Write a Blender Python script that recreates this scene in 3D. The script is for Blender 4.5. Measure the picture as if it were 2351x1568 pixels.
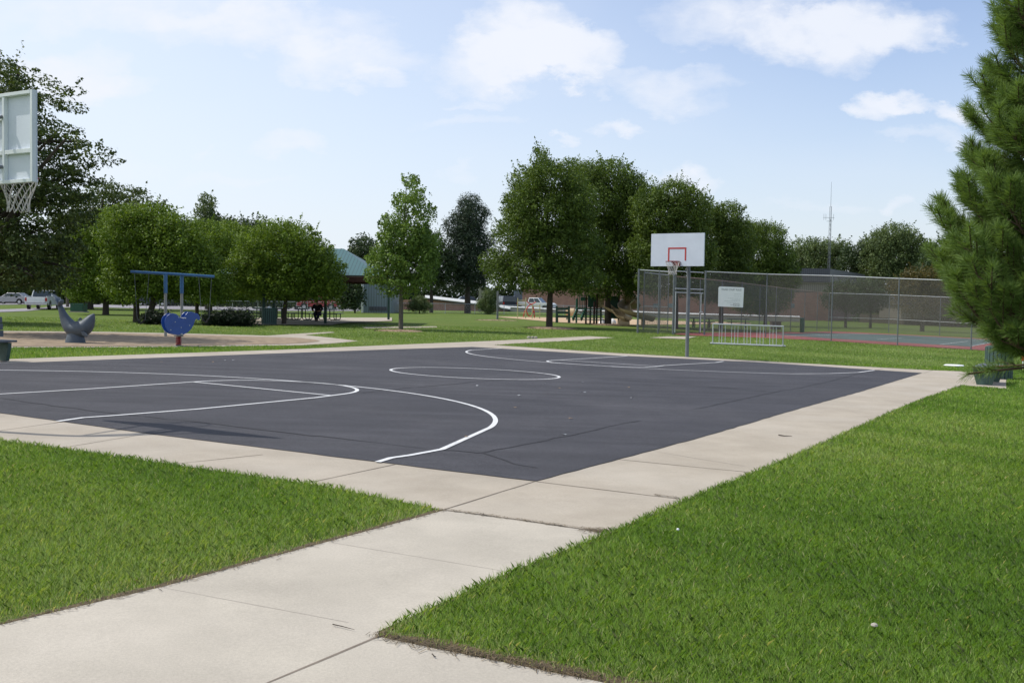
import bpy, bmesh, math, random
import numpy as np
from mathutils import Vector, Matrix, noise
from mathutils.geometry import tessellate_polygon

random.seed(7); rng = np.random.default_rng(11)
for o in list(bpy.data.objects): bpy.data.objects.remove(o)
SC = bpy.context.scene; COL = SC.collection
R = math.radians

# ------------------------------------------------------------------ camera
ROLL, PITCH, ZC, FPX = .0157, -.0408, 1.6, 2327.2
CF = np.array([0, math.cos(PITCH), math.sin(PITCH)]); _R0 = np.array([1., 0, 0]); _U0 = np.cross(_R0, CF)
CR = _R0*math.cos(ROLL)+_U0*math.sin(ROLL); CU = -_R0*math.sin(ROLL)+_U0*math.cos(ROLL)
cam = bpy.data.cameras.new('camera'); camo = bpy.data.objects.new('camera', cam); COL.objects.link(camo)
cam.sensor_width = 36; cam.lens = 36*FPX/2351; cam.clip_start = .05; cam.clip_end = 3000
camo.matrix_world = Matrix(((CR[0], CU[0], -CF[0], 0), (CR[1], CU[1], -CF[1], 0), (CR[2], CU[2], -CF[2], ZC), (0, 0, 0, 1)))
SC.camera = camo
# ------------------------------------------------------------------ light
SUN_EL, SUN_DIR = R(52), Vector((-1, .20, 0)).normalized()      # horizontal direction towards the sun
sd = Vector((SUN_DIR.x*math.cos(SUN_EL), SUN_DIR.y*math.cos(SUN_EL), math.sin(SUN_EL)))
sl = bpy.data.lights.new('sun', 'SUN'); sl.energy = 3.7; sl.angle = R(.53); sl.color = (1, .955, .88)
so = bpy.data.objects.new('sun', sl); COL.objects.link(so); so.rotation_euler = sd.to_track_quat('Z', 'Y').to_euler(); so.location = (-30, 10, 40)
SC.view_settings.view_transform = 'Standard'; SC.view_settings.look = 'None'
SC.view_settings.exposure = 0.0; SC.view_settings.gamma = 1
SC.render.engine = 'CYCLES'; SC.cycles.max_bounces = 6; SC.cycles.transparent_max_bounces = 16
SC.cycles.use_denoising = True

def ray(x, y): return CF+CR*(x-1175.5)/FPX-CU*(y-784)/FPX

W = bpy.data.worlds.new('World'); SC.world = W; W.use_nodes = True
nt = W.node_tree; N = nt.nodes; LK = nt.links
for n in list(N): N.remove(n)
def wmath(op, a, b=None, c=None, clamp=False):
    n = N.new('ShaderNodeMath'); n.operation = op; n.use_clamp = clamp
    for i, v in enumerate((a, b, c)):
        if v is None: continue
        if hasattr(v, 'is_linked'): LK.new(v, n.inputs[i])
        else: n.inputs[i].default_value = v
    return n.outputs[0]
out = N.new('ShaderNodeOutputWorld'); bg = N.new('ShaderNodeBackground'); LK.new(bg.outputs[0], out.inputs[0])
sky = N.new('ShaderNodeTexSky'); sky.sky_type = 'NISHITA'; sky.sun_disc = False
sky.sun_elevation = SUN_EL; sky.sun_rotation = math.atan2(SUN_DIR.x, SUN_DIR.y); sky.air_density = 1.0; sky.dust_density = 1.6; sky.ozone_density = 1.3
tc = N.new('ShaderNodeTexCoord'); sep = N.new('ShaderNodeSeparateXYZ'); LK.new(tc.outputs['Generated'], sep.inputs[0])
yy = wmath('MAXIMUM', wmath('ABSOLUTE', sep.outputs[1]), .12)
u0 = wmath('DIVIDE', sep.outputs[0], yy); v0 = wmath('DIVIDE', sep.outputs[2], yy)
cmb = N.new('ShaderNodeCombineXYZ'); LK.new(u0, cmb.inputs[0]); LK.new(wmath('MULTIPLY', v0, 1.7), cmb.inputs[1]); LK.new(wmath('LESS_THAN', sep.outputs[1], 0), cmb.inputs[2])
def wnoise(scale, detail, rough, dist=0):
    n = N.new('ShaderNodeTexNoise'); LK.new(cmb.outputs[0], n.inputs['Vector']); n.inputs['Scale'].default_value = scale
    n.inputs['Detail'].default_value = detail; n.inputs['Roughness'].default_value = rough; n.inputs['Distortion'].default_value = dist
    return n
n1 = wnoise(9, 7, .62); n2 = wnoise(26, 6, .6, .3); n3 = wnoise(3.2, 4, .5, .4)
sc3 = N.new('ShaderNodeSeparateColor'); LK.new(n1.outputs['Color'], sc3.inputs[0])
u = wmath('MULTIPLY_ADD', wmath('SUBTRACT', sc3.outputs[0], .5), .14, u0)
v = wmath('MULTIPLY_ADD', wmath('SUBTRACT', sc3.outputs[1], .5), .10, v0)
BL = [(300, 10, 360, 60, .7), (600, 60, 330, 66, .85), (800, 120, 180, 60, .85), (870, 172, 80, 28, .7), (1200, 90, 150, 100, 1.25), (1150, 150, 190, 60, .85), (1310, 130, 110, 70, 1.1),
      (1340, 180, 90, 30, .5), (1540, 190, 150, 50, .65), (1600, 235, 80, 28, .3), (1780, 40, 300, 80, .85), (1960, 70, 260, 90, .85), (2080, 90, 130, 60, .7), (2000, 235, 85, 42, 1.1), (2095, 232, 80, 26, .9),
      (2200, 262, 60, 34, 1.0), (2140, 320, 130, 26, .4), (190, 170, 130, 80, .8), (240, 215, 110, 38, .6), (110, 150, 90, 50, .6), (660, 322, 80, 36, .6),
      (1420, 290, 85, 24, .75), (1290, 303, 28, 14, .6), (1570, 408, 120, 42, .85), (1095, 216, 60, 18, .5), (1090, 275, 130, 22, .35), (480, 332, 30, 16, .3), (560, 430, 160, 26, .3),
      (2060, 492, 36, 22, .5), (1040, 400, 50, 20, .3), (250, 380, 160, 40, .25), (1900, 480, 120, 18, .25)]
tot = None
for (bx, by, rx, ry, a) in BL:
    d = ray(bx, by); uc, vc = d[0]/d[1], d[2]/d[1]
    du = wmath('MULTIPLY', wmath('SUBTRACT', u, uc), FPX/rx); dv = wmath('MULTIPLY', wmath('SUBTRACT', v, vc), FPX/ry)
    q = wmath('SUBTRACT', 1.0, wmath('MULTIPLY_ADD', du, du, wmath('MULTIPLY', dv, dv)), clamp=True)
    q = wmath('MULTIPLY', q, a); tot = q if tot is None else wmath('ADD', tot, q)
front = wmath('GREATER_THAN', sep.outputs[1], 0.05)
back = wmath('MULTIPLY', wmath('SUBTRACT', 1.0, front), wmath('MULTIPLY', wmath('SUBTRACT', n3.outputs[0], .48, clamp=True), 4))
tot = wmath('ADD', wmath('MULTIPLY', tot, front), back)
wisp = wmath('MULTIPLY', wmath('SUBTRACT', n3.outputs[0], .47, clamp=True), .55)
den = wmath('MULTIPLY', tot, wmath('ADD', wmath('MULTIPLY', n2.outputs[0], 1.7), wmath('MULTIPLY', n1.outputs[0], .25)))
den = wmath('MULTIPLY', wmath('SMOOTH_MIN', den, 1.0, .5), .92)
cm = wmath('MULTIPLY', wmath('ADD', den, wisp), .98, clamp=True)
# far haze: whitens towards the horizon
hz = wmath('POWER', wmath('SUBTRACT', 1.0, wmath('MULTIPLY', wmath('ABSOLUTE', sep.outputs[2]), 2.2, clamp=True), clamp=True), 2.2)
skm = N.new('ShaderNodeMix'); skm.data_type = 'RGBA'; skm.blend_type = 'MULTIPLY'; skm.inputs[0].default_value = 1
LK.new(sky.outputs[0], skm.inputs[6]); skm.inputs[7].default_value = (1.5, 1.48, 1.6, 1)
hzm = N.new('ShaderNodeMix'); hzm.data_type = 'RGBA'; LK.new(wmath('MULTIPLY', hz, .8), hzm.inputs[0]); LK.new(skm.outputs[2], hzm.inputs[6]); hzm.inputs[7].default_value = (7.2, 7.9, 8.7, 1)
left = wmath('MULTIPLY', wmath('SUBTRACT', .35, u0, clamp=True), .85, clamp=True)
lfm = N.new('ShaderNodeMix'); lfm.data_type = 'RGBA'; LK.new(left, lfm.inputs[0]); LK.new(hzm.outputs[2], lfm.inputs[6]); lfm.inputs[7].default_value = (7.3, 8.0, 8.8, 1)
clm = N.new('ShaderNodeMix'); clm.data_type = 'RGBA'; LK.new(cm, clm.inputs[0]); LK.new(lfm.outputs[2], clm.inputs[6]); clm.inputs[7].default_value = (7.7, 8.0, 8.7, 1)
LK.new(clm.outputs[2], bg.inputs[0]); bg.inputs[1].default_value = .116

# ------------------------------------------------------------------ terrain
def smst(t):
    t = np.clip(t, 0, 1); return t*t*(3-2*t)
def tz(x, y):
    x = np.clip(x, -60, 60); y2 = np.minimum(y, 130)
    s = smst((y2-38)/32); k = .25+.55*smst(x/25)
    return (-.01609*x-.00414*y2)*(1-s*(1-k))
def G(x, y):
    """the ground point behind a point of the photograph (2351 x 1568 scale)"""
    d = ray(x, y); f = lambda t: ZC+d[2]*t-tz(d[0]*t, d[1]*t)
    t = 1.
    while f(t*1.03) > 0 and t < 900: t *= 1.03
    lo, hi = t, t*1.03
    for _ in range(36):
        m = (lo+hi)/2
        if f(m) > 0: lo = m
        else: hi = m
    p = d*lo; return Vector((p[0], p[1], float(tz(p[0], p[1]))))
def at(x, y, Y):
    d = ray(x, y); return Vector(d*(Y/d[1]))+Vector((0, 0, ZC))
def gnd(x, y, off=0): return Vector((x, y, float(tz(x, y))+off))
def zz(ox, oy, s): return lambda x, y: ((ox+x/s)/1.10591, (oy+y/s)/1.10591)   # enlarged crop -> photo scale
EX = Vector((.499, .8666, 0)); EY = Vector((-.8666, .499, 0))                 # court axes
C0 = np.array([.2305, 9.0032]); CXa = np.array([.46413, .80583]); CYa = np.array([-.80576, .46424])
def court(x, y):
    p = C0+CXa*x+CYa*y; return Vector((p[0], p[1], float(tz(p[0], p[1]))))

# ------------------------------------------------------------------ materials
def mat(name, c1, c2=None, scale=4, rough=.8, bump=0, bscale=60, metal=0, spec=.3, detail=6, c3=None, s3=.4, transl=0, attr=False, coat=0):
    m = bpy.data.materials.new(name); m.use_nodes = True; t = m.node_tree; n = t.nodes; l = t.links
    b = n['Principled BSDF']; b.inputs['Roughness'].default_value = rough; b.inputs['Metallic'].default_value = metal
    b.inputs['Specular IOR Level'].default_value = spec; b.inputs['Coat Weight'].default_value = coat
    c2 = c2 or tuple(x*.82 for x in c1)
    tcn = n.new('ShaderNodeTexCoord'); 
    mx = n.new('ShaderNodeMix'); mx.data_type = 'RGBA'; mx.inputs[6].default_value = (*c1, 1); mx.inputs[7].default_value = (*c2, 1)
    if attr:
        a = n.new('ShaderNodeAttribute'); a.attribute_name = 'col'; l.new(a.outputs['Fac'], mx.inputs[0])
    else:
        t1 = n.new('ShaderNodeTexNoise'); t1.inputs['Scale'].default_value = scale; t1.inputs['Detail'].default_value = detail; t1.inputs['Roughness'].default_value = .62
        l.new(tcn.outputs['Object'], t1.inputs['Vector'])
        rp = n.new('ShaderNodeMapRange'); rp.inputs[1].default_value = .32; rp.inputs[2].default_value = .68; l.new(t1.outputs[0], rp.inputs[0]); l.new(rp.outputs[0], mx.inputs[0])
    colo = mx.outputs[2]
    if c3:
        t3 = n.new('ShaderNodeTexNoise'); t3.inputs['Scale'].default_value = s3; t3.inputs['Detail'].default_value = 5; l.new(tcn.outputs['Object'], t3.inputs['Vector'])
        r3 = n.new('ShaderNodeMapRange'); r3.inputs[1].default_value = .45; r3.inputs[2].default_value = .72; l.new(t3.outputs[0], r3.inputs[0])
        m3 = n.new('ShaderNodeMix'); m3.data_type = 'RGBA'; l.new(r3.outputs[0], m3.inputs[0]); l.new(colo, m3.inputs[6]); m3.inputs[7].default_value = (*c3, 1); colo = m3.outputs[2]
    l.new(colo, b.inputs['Base Color'])
    if bump:
        t2 = n.new('ShaderNodeTexNoise'); t2.inputs['Scale'].default_value = bscale; t2.inputs['Detail'].default_value = 4; l.new(tcn.outputs['Object'], t2.inputs['Vector'])
        bp = n.new('ShaderNodeBump'); bp.inputs['Strength'].default_value = bump; bp.inputs['Distance'].default_value = .02; l.new(t2.outputs[0], bp.inputs['Height']); l.new(bp.outputs[0], b.inputs['Normal'])
    if transl:
        tr = n.new('ShaderNodeBsdfTranslucent'); ms = n.new('ShaderNodeMixShader'); ms.inputs[0].default_value = transl
        tm = n.new('ShaderNodeMix'); tm.data_type = 'RGBA'; tm.blend_type = 'MULTIPLY'; tm.inputs[0].default_value = 1; l.new(colo, tm.inputs[6]); tm.inputs[7].default_value = (1.25, 1.2, .55, 1)
        l.new(tm.outputs[2], tr.inputs[0]); l.new(b.outputs[0], ms.inputs[1]); l.new(tr.outputs[0], ms.inputs[2]); l.new(ms.outputs[0], n['Material Output'].inputs[0])
    return m

def ground_mat():
    m = mat('grass_ground', (.115, .165, .034), (.08, .125, .024), 5, .95, .5, 55, c3=(.13, .165, .038), s3=.28, spec=.1)
    n = m.node_tree.nodes; l = m.node_tree.links
    # strongly stretched fine speckle so the far lawn is not flat
    tcn = n.new('ShaderNodeTexCoord'); t = n.new('ShaderNodeTexNoise'); t.inputs['Scale'].default_value = 22; t.inputs['Detail'].default_value = 6; t.inputs['Roughness'].default_value = .8
    l.new(tcn.outputs['Object'], t.inputs['Vector']); rp = n.new('ShaderNodeMapRange'); rp.inputs[1].default_value = .3; rp.inputs[2].default_value = .7; rp.inputs[3].default_value = .72; rp.inputs[4].default_value = 1.3
    l.new(t.outputs[0], rp.inputs[0]); b = n['Principled BSDF']; src = b.inputs['Base Color'].links[0].from_socket
    mm = n.new('ShaderNodeMix'); mm.data_type = 'RGBA'; mm.blend_type = 'MULTIPLY'; mm.inputs[0].default_value = 1; l.new(src, mm.inputs[6]); l.new(rp.outputs[0], mm.inputs[7]); l.new(mm.outputs[2], b.inputs['Base Color'])
    return m

def asphalt_mat():
    m = mat('asphalt', (.060, .059, .067), (.047, .0465, .053), 1.2, .84, .6, 160, spec=.3, c3=(.072, .070, .077), s3=.35)
    n = m.node_tree.nodes; l = m.node_tree.links; b = n['Principled BSDF']
    tcn = n.new('ShaderNodeTexCoord'); t = n.new('ShaderNodeTexNoise'); t.inputs['Scale'].default_value = 140; t.inputs['Detail'].default_value = 3
    l.new(tcn.outputs['Object'], t.inputs['Vector']); rp = n.new('ShaderNodeMapRange'); rp.inputs[1].default_value = .35; rp.inputs[2].default_value = .72; rp.inputs[3].default_value = .72; rp.inputs[4].default_value = 1.45
    l.new(t.outputs[0], rp.inputs[0]); src = b.inputs['Base Color'].links[0].from_socket
    mm = n.new('ShaderNodeMix'); mm.data_type = 'RGBA'; mm.blend_type = 'MULTIPLY'; mm.inputs[0].default_value = 1; l.new(src, mm.inputs[6]); l.new(rp.outputs[0], mm.inputs[7])
    # squeegee streaks of the sealcoat, along the court
    mp = n.new('ShaderNodeMapping'); mp.inputs['Rotation'].default_value = (0, 0, R(30)); mp.inputs['Scale'].default_value = (.25, 2.2, 1)
    t2 = n.new('ShaderNodeTexNoise'); t2.inputs['Scale'].default_value = 1.0; t2.inputs['Detail'].default_value = 5; l.new(tcn.outputs['Object'], mp.inputs[0]); l.new(mp.outputs[0], t2.inputs['Vector'])
    r2 = n.new('ShaderNodeMapRange'); r2.inputs[1].default_value = .35; r2.inputs[2].default_value = .65; r2.inputs[3].default_value = .86; r2.inputs[4].default_value = 1.12; l.new(t2.outputs[0], r2.inputs[0])
    m2 = n.new('ShaderNodeMix'); m2.data_type = 'RGBA'; m2.blend_type = 'MULTIPLY'; m2.inputs[0].default_value = 1; l.new(mm.outputs[2], m2.inputs[6]); l.new(r2.outputs[0], m2.inputs[7]); l.new(m2.outputs[2], b.inputs['Base Color'])
    return m

def brick_mat(name, c1, c2, mortar, sc=1.0):
    m = mat(name, c1, c2); n = m.node_tree.nodes; l = m.node_tree.links; b = n['Principled BSDF']
    br = n.new('ShaderNodeTexBrick'); br.inputs['Color1'].default_value = (*c1, 1); br.inputs['Color2'].default_value = (*c2, 1); br.inputs['Mortar'].default_value = (*mortar, 1)
    br.inputs['Scale'].default_value = sc; br.inputs['Brick Width'].default_value = .4; br.inputs['Row Height'].default_value = .1; br.inputs['Mortar Size'].default_value = .012
    tcn = n.new('ShaderNodeTexCoord'); s = n.new('ShaderNodeSeparateXYZ'); c = n.new('ShaderNodeCombineXYZ'); l.new(tcn.outputs['Object'], s.inputs[0]); l.new(s.outputs[0], c.inputs[0]); l.new(s.outputs[2], c.inputs[1])
    l.new(c.outputs[0], br.inputs['Vector']); l.new(br.outputs[0], b.inputs['Base Color']); return m

def ribbed_mat(name, c1, c2, freq):
    m = mat(name, c1, c2, rough=.45, spec=.5); n = m.node_tree.nodes; l = m.node_tree.links; b = n['Principled BSDF']
    w = n.new('ShaderNodeTexWave'); w.inputs['Scale'].default_value = freq; tcn = n.new('ShaderNodeTexCoord'); l.new(tcn.outputs['Object'], w.inputs[0])
    rp = n.new('ShaderNodeValToRGB'); rp.color_ramp.elements[0].position = .05; rp.color_ramp.elements[0].color = (*[x*.6 for x in c1], 1); rp.color_ramp.elements[1].position = .25; rp.color_ramp.elements[1].color = (*c1, 1)
    l.new(w.outputs[0], rp.inputs[0]); l.new(rp.outputs[0], b.inputs['Base Color']); return m

def mesh_mat(name, col, cover, pitch=.07):
    m = bpy.data.materials.new(name); m.use_nodes = True; t = m.node_tree; n = t.nodes; l = t.links
    b = n['Principled BSDF']; b.inputs['Base Color'].default_value = (*col, 1); b.inputs['Roughness'].default_value = .5; b.inputs['Metallic'].default_value = .3
    uv = n.new('ShaderNodeUVMap'); uv.uv_map = 'UVMap'; s = n.new('ShaderNodeSeparateXYZ'); l.new(uv.outputs[0], s.inputs[0])
    def ma(op, a, bb):
        q = n.new('ShaderNodeMath'); q.operation = op
        for i, vv in enumerate((a, bb)):
            if hasattr(vv, 'is_linked'): l.new(vv, q.inputs[i])
            else: q.inputs[i].default_value = vv
        return q.outputs[0]
    res = None
    for op in ('ADD', 'SUBTRACT'):
        f = ma('FRACT', ma('DIVIDE', ma(op, s.outputs[0], s.outputs[1]), pitch), 0); k = ma('LESS_THAN', f, cover)
        res = k if res is None else ma('MAXIMUM', res, k)
    tr = n.new('ShaderNodeBsdfTransparent'); ms = n.new('ShaderNodeMixShader'); l.new(res, ms.inputs[0]); l.new(tr.outputs[0], ms.inputs[1]); l.new(b.outputs[0], ms.inputs[2]); l.new(ms.outputs[0], n['Material Output'].inputs[0])
    return m

M = dict(
    grass=ground_mat(), asphalt=asphalt_mat(),
    concrete=mat('concrete', (.43, .378, .306), (.385, .335, .268), 2.2, .9, .12, 140, c3=(.455, .405, .335), s3=.6, spec=.15), concretepale=mat('concrete_pale', (.48, .435, .362), (.43, .39, .325), 1.6, .9, .12, 140, c3=(.51, .462, .388), s3=.8, spec=.15),
    concrete2=mat('concrete_old', (.42, .385, .33), (.36, .33, .29), 6, .9, .3, 50, spec=.15),
    jointfaint=mat('joint_faint', (.30, .265, .225), (.36, .32, .275), 9, .95), joint=mat('joint', (.17, .14, .11), (.24, .2, .16), 9, .95),
    line=mat('line_paint', (.80, .80, .78), (.66, .66, .66), 30, .6, .2, 120, c3=(.70, .70, .70), s3=3),
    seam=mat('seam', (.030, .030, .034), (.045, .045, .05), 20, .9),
    soil=mat('soil', (.075, .055, .032), (.14, .105, .06), 25, .95, .6, 60),
    sand=mat('sand', (.33, .25, .17), (.22, .165, .11), 5, .95, .9, 14, c3=(.40, .31, .21), s3=2.5),
    sand2=mat('sand_light', (.52, .38, .24), (.44, .31, .19), 3, .95, .4, 14),
    mulch=mat('mulch', (.20, .13, .08), (.36, .27, .18), 14, .95, .9, 25),
    bark=mat('bark', (.085, .07, .055), (.045, .037, .03), 14, .95, .9, 20),
    barkpale=mat('bark_pale', (.17, .15, .12), (.09, .08, .065), 14, .95, .9, 25),
    steel=mat('galvanised', (.52, .54, .55), (.42, .44, .46), 8, .45, metal=.35, spec=.5),
    polegrey=mat('pole_grey', (.27, .28, .26), (.22, .23, .21), 6, .6), greypost=mat('grey_post_paint', (.16, .175, .185), (.12, .135, .145), 6, .5, spec=.4),
    rustrail=mat('rusty_rail', (.26, .17, .12), (.34, .28, .22), 9, .7),
    board=mat('board_paint', (.68, .73, .79), (.62, .67, .73), 3, .45, spec=.4),
    frame=mat('frame_paint', (.74, .78, .78), (.66, .71, .70), 5, .5, spec=.4),
    red=mat('red_paint', (.55, .07, .06), (.42, .05, .05), 8, .5),
    rim=mat('rim_red', (.30, .035, .04), (.2, .025, .03), 8, .5),
    cord=mat('net_cord', (.60, .58, .54), (.48, .46, .42), 30, .9),
    blue=mat('blue_plastic', (.02, .078, .32), (.015, .06, .26), 3, .32, spec=.6),
    bluesteel=mat('blue_steel', (.03, .125, .27), (.025, .10, .23), 4, .4, spec=.5),
    whale=mat('whale_grey', (.085, .105, .125), (.06, .078, .10), 4, .55, .2, 8, spec=.4),
    white=mat('white_paint', (.78, .79, .78), (.7, .71, .70), 3, .35, spec=.5, coat=.3),
    silver=mat('silver_paint', (.36, .36, .38), (.3, .3, .32), 3, .3, metal=.4, coat=.4),
    carred=mat('car_red', (.36, .035, .05), (.3, .03, .04), 3, .3, coat=.5),
    cardark=mat('car_dark', (.03, .035, .06), (.02, .024, .045), 3, .3, coat=.5),
    glass=mat('window_glass', (.02, .035, .04), (.03, .045, .05), 2, .08, spec=.7),
    rubber=mat('rubber', (.02, .02, .02), (.03, .03, .03), 6, .8),
    chrome=mat('chrome', (.5, .5, .52), (.45, .45, .47), 4, .2, metal=.9),
    amber=mat('tail_lamp', (.4, .03, .02), (.35, .02, .02), 4, .3),
    tablegreen=mat('table_green', (.018, .055, .04), (.012, .04, .03), 6, .5, spec=.4),
    boxgreen=mat('box_green', (.02, .085, .055), (.015, .07, .045), 6, .5, spec=.4),
    slat=mat('slat_green', (.055, .10, .085), (.035, .07, .06), 12, .6, spec=.4),
    slatgrey=mat('plank_grey', (.13, .15, .16), (.09, .10, .115), 12, .7),
    roof=ribbed_mat('roof_teal', (.05, .13, .13), (.045, .12, .12), 1.4),
    redwood=mat('fascia_redwood', (.075, .032, .022), (.06, .025, .018), 5, .8),
    shed=ribbed_mat('shed_siding', (.19, .24, .27), (.17, .22, .25), 1.1),
    brick=brick_mat('brick', (.40, .19, .14), (.33, .155, .12), (.40, .31, .26)),
    brickd=brick_mat('brick_dark', (.26, .13, .11), (.2, .10, .085), (.26, .2, .18)),
    siding=ribbed_mat('beige_siding', (.22, .20, .17), (.2, .18, .16), .9),
    darkroof=ribbed_mat('dark_parapet', (.085, .085, .105), (.075, .075, .09), .9),
    tan=mat('tan_plastic', (.55, .42, .25), (.47, .35, .20), 3, .4, spec=.5),
    playgreen=mat('play_green', (.012, .10, .06), (.01, .08, .05), 4, .4, spec=.5),
    playbrown=mat('play_brown', (.06, .022, .02), (.045, .018, .016), 4, .5),
    yellow=mat('pale_yellow_tube', (.42, .42, .22), (.36, .36, .19), 4, .5),
    tred=mat('tennis_red', (.29, .085, .075), (.24, .07, .062), 2, .85, c3=(.32, .11, .10), s3=.5),
    tgreen=mat('tennis_green', (.085, .125, .115), (.07, .105, .095), 2, .85, c3=(.105, .14, .135), s3=.4),
    sign=mat('sign_white', (.86, .87, .88), (.80, .82, .84), 6, .5),
    ink=mat('sign_ink', (.10, .11, .12), (.14, .15, .16), 12, .7),
    inkpale=mat('sign_faded_ink', (.45, .48, .5), (.55, .57, .58), 12, .7),
    orange=mat('orange_plastic', (.65, .13, .03), (.55, .11, .03), 5, .5),
    boxbrown=mat('brown_box', (.09, .06, .05), (.07, .05, .04), 5, .7),
    road=mat('road_concrete', (.30, .285, .30), (.26, .25, .265), 1.5, .9, spec=.15),
    skin=mat('skin', (.40, .22, .16), (.36, .19, .14), 5, .6), cloth=mat('black_cloth', (.012, .010, .016), (.02, .012, .018), 9, .9),
    trouser=mat('navy_cloth', (.02, .02, .045), (.015, .015, .03), 9, .9), hair=mat('dark_hair', (.03, .02, .015), (.02, .015, .01), 20, .8),
    mesh=mesh_mat('chain_link', (.15, .142, .132), .16), meshlow=mesh_mat('chain_link_low', (.4, .42, .42), .07),
    curb=mat('white_coping', (.76, .76, .74), (.68, .68, .66), 3, .7),
    wood=mat('weathered_wood', (.30, .29, .22), (.24, .23, .18), 7, .8),
    net=mesh_mat('tennis_net', (.02, .02, .02), .25),
    twig=mat('pine_twig', (.11, .075, .05), (.07, .05, .035), 20, .9),
)
def upnormal(m, f):
    n = m.node_tree.nodes; l = m.node_tree.links; g = n.new('ShaderNodeNewGeometry'); mx = n.new('ShaderNodeMix'); mx.data_type = 'VECTOR'; mx.inputs[0].default_value = f
    l.new(g.outputs['Normal'], mx.inputs[4]); mx.inputs[5].default_value = (0, 0, 1); l.new(mx.outputs[1], n['Principled BSDF'].inputs['Normal'])
    return m
def leafmat(name, c1, c2, tr=.28): return mat(name, c1, c2, rough=.55, transl=tr, attr=True, spec=.25)
M.update(
    leaf_olive=leafmat('leaf_olive', (.066, .12, .012), (.21, .30, .036)),
    leaf_dark=leafmat('leaf_dark', (.036, .062, .016), (.115, .155, .04), .28),
    leaf_pear=leafmat('leaf_pear', (.044, .080, .013), (.152, .22, .040), .3),
    leaf_lime=leafmat('leaf_lime', (.065, .125, .02), (.22, .325, .068)),
    leaf_grey=leafmat('leaf_grey', (.06, .095, .035), (.16, .21, .08)),
    leaf_rust=leafmat('leaf_rust', (.05, .058, .02), (.15, .115, .035)),
    leaf_pine=leafmat('leaf_pine', (.016, .032, .020), (.055, .085, .042), .1),
    leaf_far=leafmat('leaf_far', (.03, .055, .022), (.075, .11, .045)),
    leaf_juniper=leafmat('leaf_juniper', (.008, .016, .008), (.024, .042, .018), .1),
    hedge=leafmat('leaf_hedge', (.06, .085, .014), (.12, .15, .024)),
    bladefar=leafmat('far_grass_blade', (.1, .18, .03), (.2, .3, .05), .4), straw=leafmat('dry_straw', (.05, .037, .02), (.22, .16, .085), .1), blade=leafmat('grass_blade', (.17, .27, .028), (.36, .46, .085), .4),
    needle=leafmat('pine_needle', (.055, .115, .026), (.25, .36, .10), .32),
)

def bladecols(m, stops):
    n = m.node_tree.nodes; l = m.node_tree.links; a = next(q for q in n if q.type == 'ATTRIBUTE'); rp = n.new('ShaderNodeValToRGB'); cr_ = rp.color_ramp
    while len(cr_.elements) < len(stops): cr_.elements.new(.5)
    for e, (p, c) in zip(cr_.elements, stops): e.position = p; e.color = (*c, 1)
    l.new(a.outputs['Fac'], rp.inputs[0])
    for q in list(n):
        if q.type == 'MIX' and q.blend_type == 'MIX' and q.inputs[0].is_linked and q.inputs[0].links[0].from_node == a:
            for lk in list(q.outputs[2].links): l.new(rp.outputs[0], lk.to_socket)
bladecols(M['blade'], [(0, (.08, .175, .020)), (.35, (.15, .295, .030)), (.62, (.235, .385, .055)), (.82, (.37, .48, .15)), (1, (.58, .55, .32))])
bladecols(M['bladefar'], [(0, (.08, .155, .024)), (.35, (.145, .25, .038)), (.62, (.225, .335, .07)), (.82, (.35, .43, .17)), (1, (.56, .53, .32))])
upnormal(M['blade'], .6); upnormal(M['bladefar'], .6)
def speckle(m, scale, lo, hi, a=.35, b=.65, detail=4, rough=.7):
    n = m.node_tree.nodes; l = m.node_tree.links; bs = n['Principled BSDF']; tcn = n.new('ShaderNodeTexCoord'); t = n.new('ShaderNodeTexNoise')
    t.inputs['Scale'].default_value = scale; t.inputs['Detail'].default_value = detail; t.inputs['Roughness'].default_value = rough; l.new(tcn.outputs['Object'], t.inputs['Vector'])
    rp = n.new('ShaderNodeMapRange'); rp.inputs[1].default_value = a; rp.inputs[2].default_value = b; rp.inputs[3].default_value = lo; rp.inputs[4].default_value = hi; l.new(t.outputs[0], rp.inputs[0])
    src = bs.inputs['Base Color'].links[0].from_socket; mm = n.new('ShaderNodeMix'); mm.data_type = 'RGBA'; mm.blend_type = 'MULTIPLY'; mm.inputs[0].default_value = 1
    l.new(src, mm.inputs[6]); l.new(rp.outputs[0], mm.inputs[7]); l.new(mm.outputs[2], bs.inputs['Base Color'])
speckle(M['concretepale'], 75, .90, 1.06); speckle(M['concretepale'], 1.3, .93, 1.05, .38, .62, 8, .65); speckle(M['concrete'], 75, .90, 1.06); speckle(M['concrete'], .9, .93, 1.05, .38, .62, 8, .65); speckle(M['line'], 60, .80, 1.04); speckle(M['line'], 9, .72, 1.04, .30, .45); speckle(M['asphalt'], 2.4, .88, 1.12, .35, .65, 8, .7); speckle(M['asphalt'], 26, .68, 1.42, .3, .7, 8, .9); speckle(M['sand'], 3, .72, 1.15); speckle(M['brick'], .5, .85, 1.1)
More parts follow.
